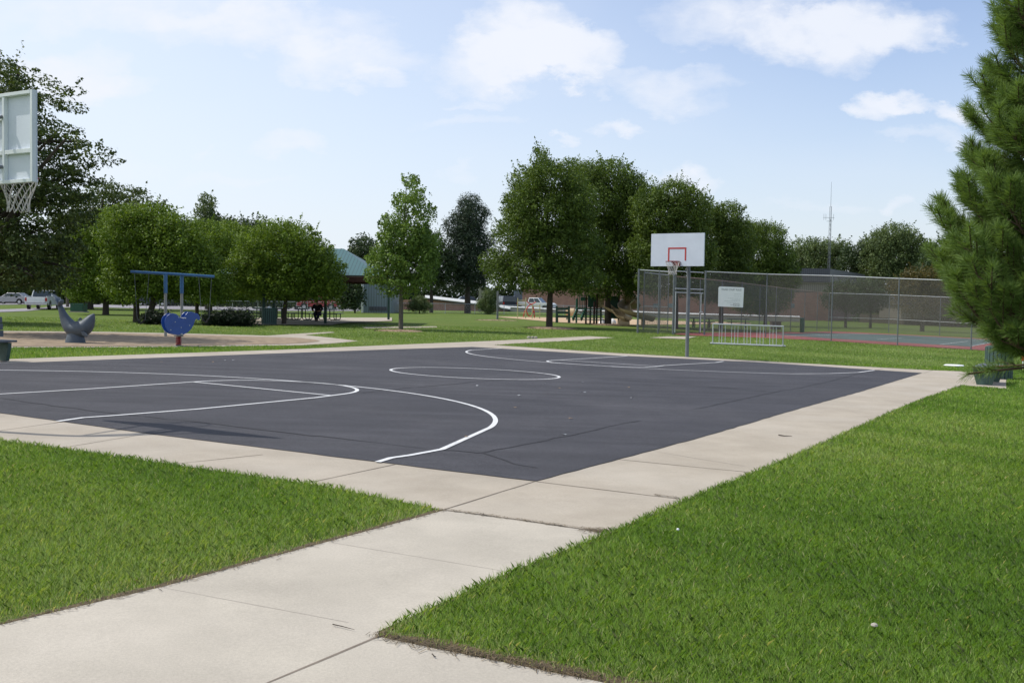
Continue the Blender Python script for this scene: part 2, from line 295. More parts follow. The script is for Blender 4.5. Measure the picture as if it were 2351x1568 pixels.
# ------------------------------------------------------------------ object helpers
def tag(o, label=None, cat=None, group=None, kind=None):
    if label: o['label'] = label
    if cat: o['category'] = cat
    if group: o['group'] = group
    if kind: o['kind'] = kind
    return o
def thing(name, loc, label, cat, group=None, rz=0):
    o = bpy.data.objects.new(name, None); COL.objects.link(o); o.empty_display_size = .2
    o.location = loc; o.rotation_euler = (0, 0, rz); return tag(o, label, cat, group)
def copy_tree(o, parent=None):
    c = o.copy(); COL.objects.link(c)
    if parent: c.parent = parent
    for ch in list(o.children): copy_tree(ch, c)
    return c
class MB:
    def __init__(s): s.v = []; s.f = []; s.uv = None
    def add(s, vs, fs):
        b = len(s.v); s.v += [tuple(x) for x in vs]; s.f += [tuple(i+b for i in f) for f in fs]; return s
    def box(s, c, d, rot=None):
        c = Vector(c); h = Vector(d)/2; m = rot or Matrix.Identity(3)
        vs = [c+m@Vector((sx*h.x, sy*h.y, sz*h.z)) for sx in (-1, 1) for sy in (-1, 1) for sz in (-1, 1)]
        return s.add(vs, [(0, 1, 3, 2), (4, 6, 7, 5), (0, 4, 5, 1), (2, 3, 7, 6), (0, 2, 6, 4), (1, 5, 7, 3)])
    def beam(s, a, b, w, h, up=(0, 0, 1)):
        a = Vector(a); b = Vector(b); y = (b-a); L = y.length; y.normalize(); x = y.cross(Vector(up)); 
        if x.length < 1e-4: x = Vector((1, 0, 0))
        x.normalize(); z = x.cross(y); m = Matrix((x, y, z)).transposed(); return s.box((a+b)/2, (w, L, h), m)
    def tube(s, pts, r, n=8, cap=True, closed=False):
        pts = [Vector(p) for p in pts]; k = len(pts); rr = r if hasattr(r, '__len__') else [r]*k
        b = len(s.v); ref = None
        for i, p in enumerate(pts):
            if closed: t = pts[(i+1) % k]-pts[i-1]
            else: t = pts[min(i+1, k-1)]-pts[max(i-1, 0)]
            t.normalize()
            if ref is None: ref = t.orthogonal().normalized()
            ref = (ref-t*ref.dot(t)); 
            if ref.length < 1e-5: ref = t.orthogonal()
            ref.normalize(); q = t.cross(ref)
            for j in range(n):
                a = 2*math.pi*j/n; s.v.append(tuple(p+(ref*math.cos(a)+q*math.sin(a))*rr[i]))
        m = k if closed else k-1
        for i in range(m):
            for j in range(n):
                s.f.append((b+i*n+j, b+i*n+(j+1) % n, b+((i+1) % k)*n+(j+1) % n, b+((i+1) % k)*n+j))
        if cap and not closed:
            s.f.append(tuple(b+j for j in range(n))[::-1]); s.f.append(tuple(b+(k-1)*n+j for j in range(n)))
        return s
    def prism(s, pts, o, ax, ay, th):
        """outline pts (2-D) in the plane (ax, ay) at o, extruded by vector th"""
        o = Vector(o); ax = Vector(ax); ay = Vector(ay); th = Vector(th); n = len(pts)
        A = [o+ax*p[0]+ay*p[1] for p in pts]; B = [p+th for p in A]
        return s.add(A+B, [tuple(range(n))[::-1], tuple(range(n, 2*n))]+[(i, (i+1) % n, n+(i+1) % n, n+i) for i in range(n)])
    def lathe(s, prof, o, n=20):
        o = Vector(o); b = len(s.v)
        for (r, z) in prof:
            for j in range(n): s.v.append((o.x+r*math.cos(2*math.pi*j/n), o.y+r*math.sin(2*math.pi*j/n), o.z+z))
        for i in range(len(prof)-1):
            for j in range(n): s.f.append((b+i*n+j, b+i*n+(j+1) % n, b+(i+1)*n+(j+1) % n, b+(i+1)*n+j))
        s.f.append(tuple(b+j for j in range(n))[::-1]); s.f.append(tuple(b+(len(prof)-1)*n+j for j in range(n))); return s
    def build(s, name, m, parent=None, loc=None, smooth=False, bevel=0):
        """vertices are local to the parent (or to loc)"""
        me = bpy.data.meshes.new(name); me.from_pydata(s.v, [], s.f); me.materials.append(m)
        if s.uv:
            l = me.uv_layers.new(name='UVMap'); l.data.foreach_set('uv', [c for f in me.polygons for vi in f.vertices for c in s.uv[vi]])
        if smooth:
            me.polygons.foreach_set('use_smooth', [True]*len(me.polygons))
        me.update(); o = bpy.data.objects.new(name, me); COL.objects.link(o)
        if parent: o.parent = parent
        if loc is not None: o.location = loc
        if bevel:
            bm = o.modifiers.new('bevel', 'BEVEL'); bm.width = bevel; bm.segments = 2; bm.limit_method = 'ANGLE'
        if smooth:
            try: me.set_sharp_from_angle(angle=R(40))
            except Exception: pass
        return o
def bulk(name, V, k, m, parent=None, var=None, loc=None):
    """N polygons of k vertices, V is (N*k, 3)"""
    V = np.ascontiguousarray(V, dtype=np.float32); n = len(V)//k
    me = bpy.data.meshes.new(name); me.vertices.add(n*k); me.vertices.foreach_set('co', V.ravel())
    me.loops.add(n*k); me.loops.foreach_set('vertex_index', np.arange(n*k, dtype=np.int32))
    me.polygons.add(n); me.polygons.foreach_set('loop_start', np.arange(0, n*k, k, dtype=np.int32)); me.polygons.foreach_set('loop_total', np.full(n, k, dtype=np.int32))
    if var is not None:
        a = me.attributes.new('col', 'FLOAT_COLOR', 'POINT'); c = np.repeat(np.clip(var, 0, 1), k); a.data.foreach_set('color', np.stack([c, c, c, np.ones_like(c)], 1).ravel().astype(np.float32))
    me.materials.append(m); me.update(calc_edges=True); me.validate()
    o = bpy.data.objects.new(name, me); COL.objects.link(o)
    if parent: o.parent = parent
    if loc is not None: o.location = loc
    return o
def sheet(name, poly, off, m, step=2.0, kind='structure', thick=0):
    """a polygon (list of ground points) laid over the terrain"""
    bm = bmesh.new(); vs = [bm.verts.new((p[0], p[1], 0)) for p in poly]
    for t_ in tessellate_polygon([[Vector((p[0], p[1], 0)) for p in poly]]):
        try: bm.faces.new([vs[i] for i in t_])
        except ValueError: pass
    xs = [p[0] for p in poly]; ys = [p[1] for p in poly]
    if max(ys) > 36:
        for ax, lo, hi in ((0, min(xs), max(xs)), (1, min(ys), max(ys))):
            k = math.ceil(lo/step)*step
            while k < hi:
                co = Vector((k, 0, 0)) if ax == 0 else Vector((0, k, 0)); no = Vector((1, 0, 0)) if ax == 0 else Vector((0, 1, 0))
                bmesh.ops.bisect_plane(bm, geom=bm.verts[:]+bm.edges[:]+bm.faces[:], plane_co=co, plane_no=no); k += step
    for v_ in bm.verts: v_.co.z = float(tz(v_.co.x, v_.co.y))+off
    for f in bm.faces:
        if f.normal.z < 0: f.normal_flip()
    bmesh.ops.recalc_face_normals(bm, faces=bm.faces)
    me = bpy.data.meshes.new(name); bm.to_mesh(me); bm.free()
    if len(me.polygons) and me.polygons[0].normal.z < 0: me.flip_normals()
    me.materials.append(m); o = bpy.data.objects.new(name, me); COL.objects.link(o)
    if kind: o['kind'] = kind
    return o
def strip(mb, pts, w, off, wig=0, closed=False):
    """a ribbon of width w along ground points"""
    P = [Vector((p[0], p[1], 0)) for p in pts]; n = len(P); L = []; Rr = []
    for i in range(n):
        a = P[i-1] if (i or closed) else P[i]; b = P[(i+1) % n] if (i < n-1 or closed) else P[i]
        t = (b-a).normalized(); q = Vector((-t.y, t.x, 0))*(w/2)*(1+random.uniform(-wig, wig)); j = q*(random.uniform(-wig, wig)*.6)
        L.append(P[i]+q+j); Rr.append(P[i]-q+j)
    vs = [(p.x, p.y, float(tz(p.x, p.y))+off) for p in L+Rr]; m = n if closed else n-1
    mb.add(vs, [(n+i, n+(i+1) % n, (i+1) % n, i) for i in range(m)])
def dense(pts, step):
    o = []
    for a, b in zip(pts[:-1], pts[1:]):
        a = Vector((a[0], a[1], 0)); b = Vector((b[0], b[1], 0)); k = max(1, int((b-a).length/step))
        o += [a.lerp(b, i/k) for i in range(k)]
    return o+[Vector((pts[-1][0], pts[-1][1], 0))]
def inpoly(X, Y, poly):
    ins = np.zeros(X.shape, bool); n = len(poly)
    for i in range(n):
        x1, y1 = poly[i][0], poly[i][1]; x2, y2 = poly[i-1][0], poly[i-1][1]
        c = (y1 > Y) != (y2 > Y)
        with np.errstate(divide='ignore', invalid='ignore'):
            ins ^= c & (X < (x2-x1)*(Y-y1)/(y2-y1+1e-12)+x1)
    return ins
def segdist(X, Y, pts):
    D = np.full(X.shape, 1e9)
    for a, b in zip(pts[:-1], pts[1:]):
        dx, dy = b[0]-a[0], b[1]-a[1]; t = np.clip(((X-a[0])*dx+(Y-a[1])*dy)/(dx*dx+dy*dy), 0, 1)
        D = np.minimum(D, np.hypot(X-a[0]-t*dx, Y-a[1]-t*dy))
    return D
def spline(pts, k=8, closed=False):
    P = [Vector(p) for p in pts]; n = len(P); o = []
    for i in range(n if closed else n-1):
        if closed: p0, p1, p2, p3 = P[i-1], P[i], P[(i+1) % n], P[(i+2) % n]
        else: p0, p1, p2, p3 = P[max(i-1, 0)], P[i], P[i+1], P[min(i+2, n-1)]
        for j in range(k):
            t = j/k; o.append(.5*((2*p1)+(p2-p0)*t+(2*p0-5*p1+4*p2-p3)*t*t+(3*p1-p0-3*p2+p3)*t**3))
    if not closed: o.append(P[-1])
    return o

# ================================================================== the ground
def axis(lo, hi): 
    a = [lo]
    while a[-1] < hi:
        d = abs(a[-1]); a.append(a[-1]+(1.0 if d < 70 else 3 if d < 130 else 30 if d < 400 else 150))
    return np.array(a)
gx = np.concatenate([-axis(0, 1500)[::-1][:-1], axis(0, 1500)]); gy = np.concatenate([-axis(0, 60)[::-1][:-1], axis(0, 2400)])
XX, YY = np.meshgrid(gx, gy); ZZ = tz(XX, YY); nx, ny = len(gx), len(gy)
me = bpy.data.meshes.new('ground'); idx = np.arange(nx*ny).reshape(ny, nx)
fs = np.stack([idx[:-1, :-1], idx[:-1, 1:], idx[1:, 1:], idx[1:, :-1]], -1).reshape(-1, 4)
me.from_pydata(np.stack([XX, YY, ZZ], -1).reshape(-1, 3).tolist(), [], fs.tolist()); me.materials.append(M['grass'])
ground = bpy.data.objects.new('ground', me); COL.objects.link(ground); ground['kind'] = 'structure'

P = lambda *pp: [G(x, y) for x, y in pp]
# concrete: walk round the court with its branches
walk_out = P((-260, 1010), (-60, 1003), (0, 1012), (148, 1032), (394, 1067.7), (723.4, 1113.9), (1019.6, 1172.8), (723.4, 1253), (370, 1350), (0, 1437), (-420, 1545), (-600, 2300),
             (1900, 2300), (2150, 1752), (1377, 1568), (869.6, 1464.7), (869, 1452), (1173.4, 1314), (1396.5, 1225.4), (1627.6, 1125.5), (1713.8, 1093.4), (1904.5, 1010.3), (2089, 927.2),
             (2206, 885.7), (2310, 893), (2310, 860), (2218.5, 853.5), (2135, 850.3), (1627.6, 822.7), (1413, 811), (1136, 792.6), (1180, 789.2), (1290, 783.5), (1412, 775.6), (1352, 772.2), (1222.4, 778.4), (994.8, 788.3),
             (633, 803.9), (300, 815), (0, 825.6), (-320, 836))
o_walk = sheet('sidewalk', walk_out, .006, M['concrete'])
sheet('near_footpath', P((1019.6, 1173.2), (723.4, 1253.5), (370, 1350.5), (0, 1437.5), (-420, 1545.5), (-600, 2300), (1900, 2300), (2150, 1753), (1377, 1568.5), (869.6, 1465), (869, 1452), (1173.4, 1314.5), (1396.5, 1226)), .0078, M['concretepale'])
A_, B_, C_ = G(1229, 1106.5), G(2117, 857), G(1085, 797)
D_ = G(-420, 853); E_ = G(-420, 898)
asph = P((1229, 1106.5), (1627.6, 1000.5), (1812, 945.5), (1972, 901), (2117, 857), (1750.6, 832.8), (1413, 816.6), (1085, 797), (860, 804), (633, 812.2), (300, 824.5), (0, 835.5), (-420, 853), (-420, 905), (0, 949.4), (331.9, 996), (603.2, 1029.8), (863.6, 1062.3))
asp2 = []
for i, p in enumerate(asph):                     # slightly ragged edge where the asphalt meets the walk
    q = asph[(i+1) % len(asph)]; k = max(1, int((q-p).length/.25))
    for j in range(k):
        c = p.lerp(q, j/k); n_ = (q-p).normalized().orthogonal(); n_ = Vector((-(q-p).y, (q-p).x, 0)).normalized()
        asp2.append(c+n_*random.uniform(-.012, .012)*(1 if c.y < 22 else .5))
sheet('basketball_court', asp2, .012, M['asphalt'])

# white lines
LM = MB(); LW = .068
def ell(cx, cy, rx, ry, a, t0, t1, n=90):
    o = []
    for i in range(n+1):
        t = t0+(t1-t0)*i/n; X = rx*math.cos(t); Y = ry*math.sin(t); o.append(court(cx+X*math.cos(a)-Y*math.sin(a), cy+X*math.sin(a)+Y*math.cos(a)))
    return o
zA, zB, zC, zD = zz(0, 900, 2.939), zz(700, 860, 2.939), zz(1100, 820, 2.939), zz(1800, 840, 2.939)
Z = lambda f, *pp: [G(*f(*p)) for p in pp]
arc3 = ell(.9248, 9.4666, 6.1132, 7.3347, .2823, -1.50, 1.75, 120)
# the arc is cut where it meets the walk: end it with the observed kink
end_near = Z(zB, (1240, 835), (1000, 880), (860, 900), (760, 931))
arc3 = [p for p in arc3 if p.x < -2 or p.y > end_near[0].y+.05]
strip(LM, end_near[::-1]+arc3, LW, .018, .04)
strip(LM, ell(12.3837, 8.4744, 1.6539, 2.1448, .0737, 0, 2*math.pi, 96)[:-1], LW, .018, .04, closed=True)
a2 = ell(24.6185, 7.6244, 6.3357, 7.6062, .2432, math.pi/2+.02, 3*math.pi/2-.3, 120)
e2 = Z(zD, (640, 325), (900, 323), (1120, 314), (1235, 298)); s2 = Z(zB, (1690, 74), (1640, 78))
a2 = [p for p in a2 if p.x < e2[0].x-.1]
if (a2[0]-s2[0]).length > (a2[-1]-s2[0]).length: a2 = a2[::-1]
k0 = min(range(len(a2)), key=lambda i: (a2[i]-s2[1]).length)
strip(LM, s2+a2[k0+1:]+e2, LW, .018, .04)
FTa = G(490, 0+971.8/1.10591) if False else G(443.1, 878.7); FTb = G(757.6, 909.9)
ftn = ell(5.5257, 8.7903, 1.6445, 1.7638, -.0024, -math.pi/2, math.pi/2, 60)
strip(LM, Z(zA, (430, 508), (620, 480), (800, 468), (1480, 415), (2351, 330))+ftn[2:-2]+Z(zA, (1440, 211), (650, 265), (0, 303), (-900, 340)), LW, .018, .04)
strip(LM, [FTa, FTb], LW, .0185)
farft = [(1593.4/1.10591, 904.7/1.10591)]+[zC(*p) for p in ((1395, 254), (1270, 262), (1100, 272), (950, 280), (890, 283.5), (858, 287), (850, 290), (858, 294), (885, 299), (960, 305), (1100, 315), (1300, 327.5), (1460, 333.5), (1580, 334.5), (1660, 330), (1720, 322), (1900, 311), (2110, 299), (2165, 290))]
strip(LM, [G(*p) for p in farft], LW, .0185, .03)
strip(LM, Z(zC, (950, 281), (1668, 327)), LW, .019)
o_l = LM.build('court_markings', M['line']); tag(o_l, kind='structure')

SM = MB()
for f, pts in ((zA, ((0, 330), (400, 390), (940, 458), (1460, 508), (1950, 570), (2351, 618))), (zB, ((0, 703), (480, 750), (820, 790), (1130, 832))),
               (zB, ((1530, 858), (1830, 800), (2235, 720), (2700, 618))), (zD, ((-100, 590), (200, 525), (500, 460), (700, 425), (900, 380), (1150, 315))),
               (zB, ((1530, 858), (1620, 885), (1800, 945), (1970, 975))), (zB, ((640, 410), (850, 385), (1200, 355), (1500, 325), (1800, 312))), (zB, ((1180, 838), (1330, 845), (1530, 858))),
               (zC, ((970, 408), (1150, 412), (1400, 430), (1800, 460), (2351, 500))), (zD, ((0, 430), (400, 455), (520, 458))), (zA, ((-200, 102), (0, 95), (1200, 55), (2351, 8))), (zB, ((0, 135), (800, 95), (1300, 75))),
               (zC, ((490, 355), (700, 380), (840, 392))), (zA, ((2351, 340), (2230, 350), (2150, 345)))):
    q = dense([G(*f(*p)) for p in pts], .22)
    q = [p+Vector((random.uniform(-.02, .02), random.uniform(-.03, .03), 0)) for p in q]
    strip(SM, q, .026, .0155, .8)
tag(SM.build('court_seams', M['seam']), kind='structure')

JM = MB(); JF = MB()
for pts in (((1229, 1106.5), (1019, 1171.5)), ((1231, 1107), (1581, 1150)), ((1019.6, 1172.5), (1200, 1196), (1385, 1224.5)), ((869, 1464), (620, 1568), (300, 1715)), ((332, 997.8), (144.6, 1029)), ((603, 1045), (397, 1067)),
            ((132, 971.3), (-30, 994)), ((906.8, 1067.5), (703.7, 1111)), ((1722, 1085.5), (1627, 1076.5), (1400, 1054)), ((2120, 857.3), (2143, 850)), ((2008, 852), (2028, 846.5))):
    q = dense(P(*pts), .3); strip(JM, [p+Vector((random.uniform(-.003, .003), random.uniform(-.003, .003), 0)) for p in q], .013, .009, .35)
for pts in (((761.8, 1247.7), (1154, 1313)), ((370, 1351), (800, 1432)), ((1790, 990), (1880, 1006)), ((1950, 945), (2010, 962)), ((1500, 1037), (1590, 1052), (1713, 1072))):
    strip(JF, dense(P(*pts), .3), .006, .0085, .5)
tag(JM.build('sidewalk_joints', M['joint']), kind='structure')
tag(JF.build('faint_sidewalk_joints', M['jointfaint']), kind='structure')
# bare soil along the trimmed lawn edges
so1 = P((1024, 1172), (723.4, 1252.6), (370, 1349.5), (0, 1436.5), (-420, 1544.5)); so2 = P((869.6, 1464.4), (1120, 1513.5), (1377, 1567.5), (1800, 1660)); so3 = P((870, 1452), (1173.4, 1313.6), (1396.5, 1225), (1627.6, 1125), (1904.5, 1009.8), (2206, 885.2))
so4 = P((-60, 1002), (148, 1031), (394, 1066), (723.4, 1112.5), (1016, 1170))
SoM = MB(); strip(SoM, dense(so1, .2), .12, .004, .4); strip(SoM, dense(so2, .2), .2, .0042, .4); strip(SoM, dense(so3, .2), .07, .0044, .4); strip(SoM, dense(so4, .2), .07, .0046, .4)
strip(SoM, dense(P((1627.6, 822), (1413, 810.3), (1140, 792)), .3), .14, .0048, .5); strip(SoM, dense(P((2210, 852.5), (1627.6, 822)), .3), .1, .0048, .5)
tag(SoM.build('lawn_edge_soil', M['soil']), kind='structure')

# far walks, slab, sand, streets
sheet('footpath', P((830, 751.5), (920, 750.5), (1002, 749.8), (1004, 752.3), (920, 753.8), (838, 755)), .02, M['concrete'])
sheet('gate_pad', P((1490, 776.2), (1530, 773.2), (1577, 773.2), (1600, 773.5), (1572, 779.3)), .02, M['concrete'])
slab = P((556, 745.5), (600, 747.3), (760, 747.5), (800, 742), (900, 738.3), (900, 730.5), (590, 731))
sheet('shelter_slab', slab, .05, M['concrete'])
conc2 = P((-260, 762), (0, 760.6), (240, 762.5), (434, 766.6), (614, 771.2), (668, 767.5), (760, 762.5), (770, 764), (700, 770), (760, 776), (824, 783.6), (763, 789.5), (690, 793.5), (434, 797), (200, 799), (0, 799), (-260, 799))
sheet('playground_border', conc2, .012, M['concrete'])
sand_poly = P((-260, 765), (0, 763.6), (240, 765.5), (434, 769.2), (600, 774.3), (680, 776.5), (722, 780.5), (735, 784.5), (700, 788.5), (660, 790.5), (434, 794.8), (200, 796.8), (0, 796.8), (-260, 796.8))
sheet('playground_sand', sand_poly, .022, M['sand'])
sand2 = P((1133, 727.5), (1253, 729.5), (1400, 732), (1540, 737), (1628, 739), (1720, 741), (1725, 743.8), (1628, 744.2), (1540, 746), (1457, 746.5), (1317, 743), (1253, 738.5))
sheet('play_area_sand', sand2, .03, M['sand2'])
street = P((-300, 716), (-100, 713), (20, 710.5), (100, 706.5), (150, 699), (220, 697.6), (360, 700), (470, 703.5), (620, 705.8), (760, 706.5), (826, 708), (826, 714.5), (760, 714.5), (620, 714.3), (470, 712.5), (220, 706), (148, 706.5), (60, 715), (-40, 719), (-300, 726))
sheet('street', street, .03, M['road'], 4)
sheet('street_far_lane', P((-300, 698.5), (60, 696.5), (100, 697.5), (40, 700), (-300, 703)), .034, M['road'], 4)
red = P((1548, 768.5), (1600, 771.5), (1757, 776.5), (1908, 783.5), (2060, 793.5), (2229, 803.5), (2420, 816), (2420, 788), (2281, 779), (2061, 768), (1919, 761.3), (1881, 762), (1700, 764), (1560, 765.5))
sheet('tennis_court', red, .02, M['tred'])
sheet('tennis_court_inner', P((1777, 768.5), (1830, 766.6), (1881, 765.8), (1950, 766.3), (2061, 769.8), (2281, 781), (2283, 786.8), (2227, 796.8), (2061, 787), (1897, 777.5)), .028, M['tgreen'])
TM = MB()
for pts in (((2013.8, 780.8), (2070.9, 776.8)), ((2159, 792.4), (2223, 784.8)), ((2227, 796.5), (2283, 786.8)), ((1881, 771.5), (1950, 769.3), (1994, 768)), ((1800, 774), (1905, 769.5)), ((2230, 783.5), (2283, 781.3))):
    strip(TM, dense(P(*pts), 1), .07, .04)
tag(TM.build('tennis_markings', M['line']), kind='structure')
TS = MB(); strip(TS, dense(P((1881, 768.6), (1970, 770.5), (2061, 774.2), (2141, 779.6), (2289, 785)), .6), .22, .036, .2); tag(TS.build('tennis_court_dark_band', M['seam']), kind='structure')  # thin dark band laid across the tennis surface
lawn_holes = [walk_out, conc2, sand2, slab, street, red, P((1490, 776.2), (1530, 773.2), (1577, 773.2), (1600, 773.5), (1572, 779.3))]

# mulch rings: bark chips heaped round the trunks
def mulch(px, py, r, label, h=.07):
    c = G(px, py); mb = MB(); n = 28; rr = [r*random.uniform(.88, 1.1) for _ in range(n)]
    b = 0; vs = [(0, 0, h)]; 
    for k, (f, hh) in enumerate(((.45, h*.95), (.8, h*.7), (1, 0))):
        for j in range(n): a = 2*math.pi*j/n; x, y = rr[j]*f*math.cos(a), rr[j]*f*math.sin(a); vs.append((x, y, hh*random.uniform(.8, 1.2)+float(tz(c.x+x, c.y+y))-c.z))
    fs = [(0, 1+j, 1+(j+1) % n) for j in range(n)]
    for k in range(2):
        for j in range(n): fs.append((1+k*n+j, 1+(k+1)*n+j, 1+(k+1)*n+(j+1) % n, 1+k*n+(j+1) % n))
    mb.add(vs, fs); root = thing('mulch_bed', c, label, 'mulch bed', 'mulch beds round the trunks'); mb.build('mulch_mound', M['mulch'], root)
    N = int(160*r); a = rng.uniform(0, 6.28, N); q = r*np.sqrt(rng.uniform(0, 1.25, N)); x, y = q*np.cos(a), q*np.sin(a)
    cen = np.stack([x, y, tz(c.x+x, c.y+y)-c.z+h*np.clip(1.15-q/r, 0, 1)+.015], 1)
    e1 = rng.normal(size=(N, 3))*[.05, .05, .01]; e2 = rng.normal(size=(N, 3))*[.025, .025, .012]
    o = bulk('bark_chips', np.stack([cen-e1, cen+e2, cen+e1, cen-e2], 1).reshape(-1, 3), 4, M['mulch'], root); o['kind'] = 'stuff'

# ================================================================== trees
def leaves(cen, size, flat=.25, aspect=.62, jit=.3, out=None):
    """one kite-shaped leaf (4 vertices) per centre"""
    n = len(cen); nrm = rng.normal(size=(n, 3)); nrm[:, 2] += flat*3
    if out is not None: nrm += out*2.2
    nrm /= np.linalg.norm(nrm, axis=1)[:, None]
    a = rng.normal(size=(n, 3)); a -= nrm*(a*nrm).sum(1)[:, None]; a /= np.linalg.norm(a, axis=1)[:, None]; b = np.cross(nrm, a)
    s = size*rng.uniform(1-jit, 1+jit, n)[:, None]; a = a*s; b = b*s*aspect
    return np.stack([cen-a*.5, cen+b*.5+a*.06, cen+a*.5, cen-b*.5+a*.06], 1).reshape(-1, 3)
def crown_pts(lobes, cr, per, dens, flat=1., hollow=.45, seed=0, ragged=.55, sprigs=0):
    """cluster centres over the lobes (cx,cy,cz,rx,ry,rz), then leaf points round them"""
    cs, sp_i = [], []
    for (c, r) in lobes:
        c = np.array(c); r = np.array(r); n = max(4, int(math.pi*r[0]*r[2]*dens/per))
        d = rng.normal(size=(n, 3)); d /= np.linalg.norm(d, axis=1)[:, None]
        q = (hollow+(.98-hollow)*rng.uniform(0, 1, n)**.6)[:, None]; k = c+d*r*q
        cs.append(k)
        m2 = max(2, n//7); d = rng.normal(size=(m2, 3)); d[:, 2] = np.abs(d[:, 2])*.8; d /= np.linalg.norm(d, axis=1)[:, None]; cs.append(c+d*r*rng.uniform(1.0, 1.16, m2)[:, None]); sp_i.append((sum(len(z_) for z_ in cs[:-1]), m2))
    cs = np.concatenate(cs); keep = []; sprig = np.zeros(len(cs), bool)
    for i0, m2 in sp_i: sprig[i0:i0+m2] = True
    for p in cs:
        keep.append(noise.noise(Vector((p[0]*.9+seed, p[1]*.9, p[2]*.9)))+.42 > -.1*ragged+random.uniform(-.15, .35)*ragged)
    keep = np.array(keep); cs = cs[keep]; sprig = sprig[keep]; n = len(cs)
    rad = cr*rng.uniform(.7, 1.5, n)*np.where(sprig, .55, 1)
    q = rng.normal(size=(n*per, 3)); q /= np.linalg.norm(q, axis=1)[:, None]; q *= (rng.uniform(.2, 1, n*per)**.4)[:, None]
    L = np.repeat(cs, per, 0)+q*np.repeat(rad, per)[:, None]*[1, 1, flat]
    if sprigs:
        SL, SO, SV = [], [], []
        for (c, r) in lobes:
            c = np.array(c); r = np.array(r); m3 = max(2, int(math.pi*r[0]*r[2]*sprigs)); d = rng.normal(size=(m3, 3)); d[:, 2] = np.abs(d[:, 2])*.9-.15; d /= np.linalg.norm(d, axis=1)[:, None]
            s0 = c+d*r*.9; dr = d*[1, 1, .6]+[0, 0, .75]+rng.normal(0, .18, (m3, 3)); dr /= np.linalg.norm(dr, axis=1)[:, None]; ln_ = cr*rng.uniform(.9, 2.4, m3)*(.6+.4*(d[:, 2] > .3)); k3 = max(12, per)
            t = rng.uniform(0, 1, (m3, k3)); w_ = rng.normal(size=(m3, k3, 3))*(cr*.24*(1.15-t))[:, :, None]; SL.append((s0[:, None]+dr[:, None]*(ln_[:, None]*t)[:, :, None]+w_).reshape(-1, 3)); SO.append((w_/cr*2).reshape(-1, 3)); SV.append((rng.normal(.5, .2, m3)[:, None]+rng.normal(0, .18, (m3, k3))).ravel())
        L = np.concatenate([L]+SL); q = np.concatenate([q]+SO)
    crown_pts.out = q
    v = np.repeat(rng.normal(.43, .24, n), per)+rng.normal(0, .2, n*per)
    if sprigs: v = np.concatenate([v]+SV)
    return cs, L, v
def tree(name, label, cat, base, lobes, lm, leaf=.12, per=26, dens=9, cr=.42, tw=.14, bark='bark', group=None, Y=None, flat=1., fork=.35, lean=0, aspect=.62, nbr=26, hollow=.45, ragged=.55, lflat=.25, rz=1.0, conifer=False, layers=6.5, wide=1.07, sprigs=1.6):
    b = G(*base); 
    if Y: b = at(base[0], base[1], Y); b = gnd(b.x, b.y)
    Y = b.y; k = Y/FPX; root = thing(name, b, label, cat, group); LB = []
    x0c = (min(l[0]-l[2] for l in lobes)+max(l[0]+l[2] for l in lobes))/2; hw = (max(l[0]+l[2] for l in lobes)-min(l[0]-l[2] for l in lobes))/2
    for i, (x, y, rx, ry) in enumerate(lobes):
        c = at(x, y, Y)-b; q = min(.97, abs(x-x0c)/hw); dep = hw*k*math.sqrt(1-q*q)*.85
        LB.append(((c.x, random.uniform(-.12, .12)*dep, c.z), (rx*k*wide, max(rx*k*rz, dep), ry*k*(wide*.5+.5))))
    dens = layers/(.31*leaf*leaf*aspect/.62)
    cs, L, v = crown_pts(LB, cr, per, dens, flat, hollow, random.uniform(0, 50), ragged, 0 if conifer else sprigs*.36/cr**2)
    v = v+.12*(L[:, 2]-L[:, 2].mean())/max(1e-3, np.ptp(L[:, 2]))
    bulk('crown', leaves(L, leaf, lflat, aspect, out=crown_pts.out), 4, M[lm], root, v)
    mb = MB(); top = max(c[2]+r[2]*.55 for c, r in LB); h0 = min(c[2]-r[2]*.8 for c, r in LB); cx = sum(c[0] for c, r in LB)/len(LB)
    hf = max(.25*top*fork, min(h0+.25, top*.35)) if not conifer else top*.2
    pts = [Vector((0, 0, -.15)), Vector((0, 0, .25)), Vector((lean*.4, .02, hf*.55)), Vector((lean*.8, 0, hf)), Vector((cx*.35+lean, .05, (hf+top)/2)), Vector((cx*.7+lean, 0, top))]
    mb.tube(spline(pts, 4), [tw*f for f in np.interp(np.linspace(0, 1, 21), [0, .12, .4, .6, .8, 1], [1.5, 1.02, .9, .72, .42, .1])], 9, cap=False)
    tr = pts[3]
    for i in range(nbr):
        p = Vector(cs[random.randrange(len(cs))]); 
        t = random.uniform(0, .8) if not conifer else None
        s_ = tr.lerp(pts[5], t) if t is not None else Vector((0, 0, max(hf, p.z-.3)))
        if t is not None and p.z < s_.z-.2: s_ = tr+(pts[5]-tr)*.05
        mid = s_.lerp(p, .5)+Vector((0, 0, (p-s_).length*.10)); r0 = tw*random.uniform(.25, .5)*(1-.5*(t or .4))
        mb.tube(spline([s_, mid, p], 3), [r0*f for f in np.linspace(1, .18, 7)], 5, cap=False)
    mb.build('trunk', M[bark], root, smooth=True)
    return root

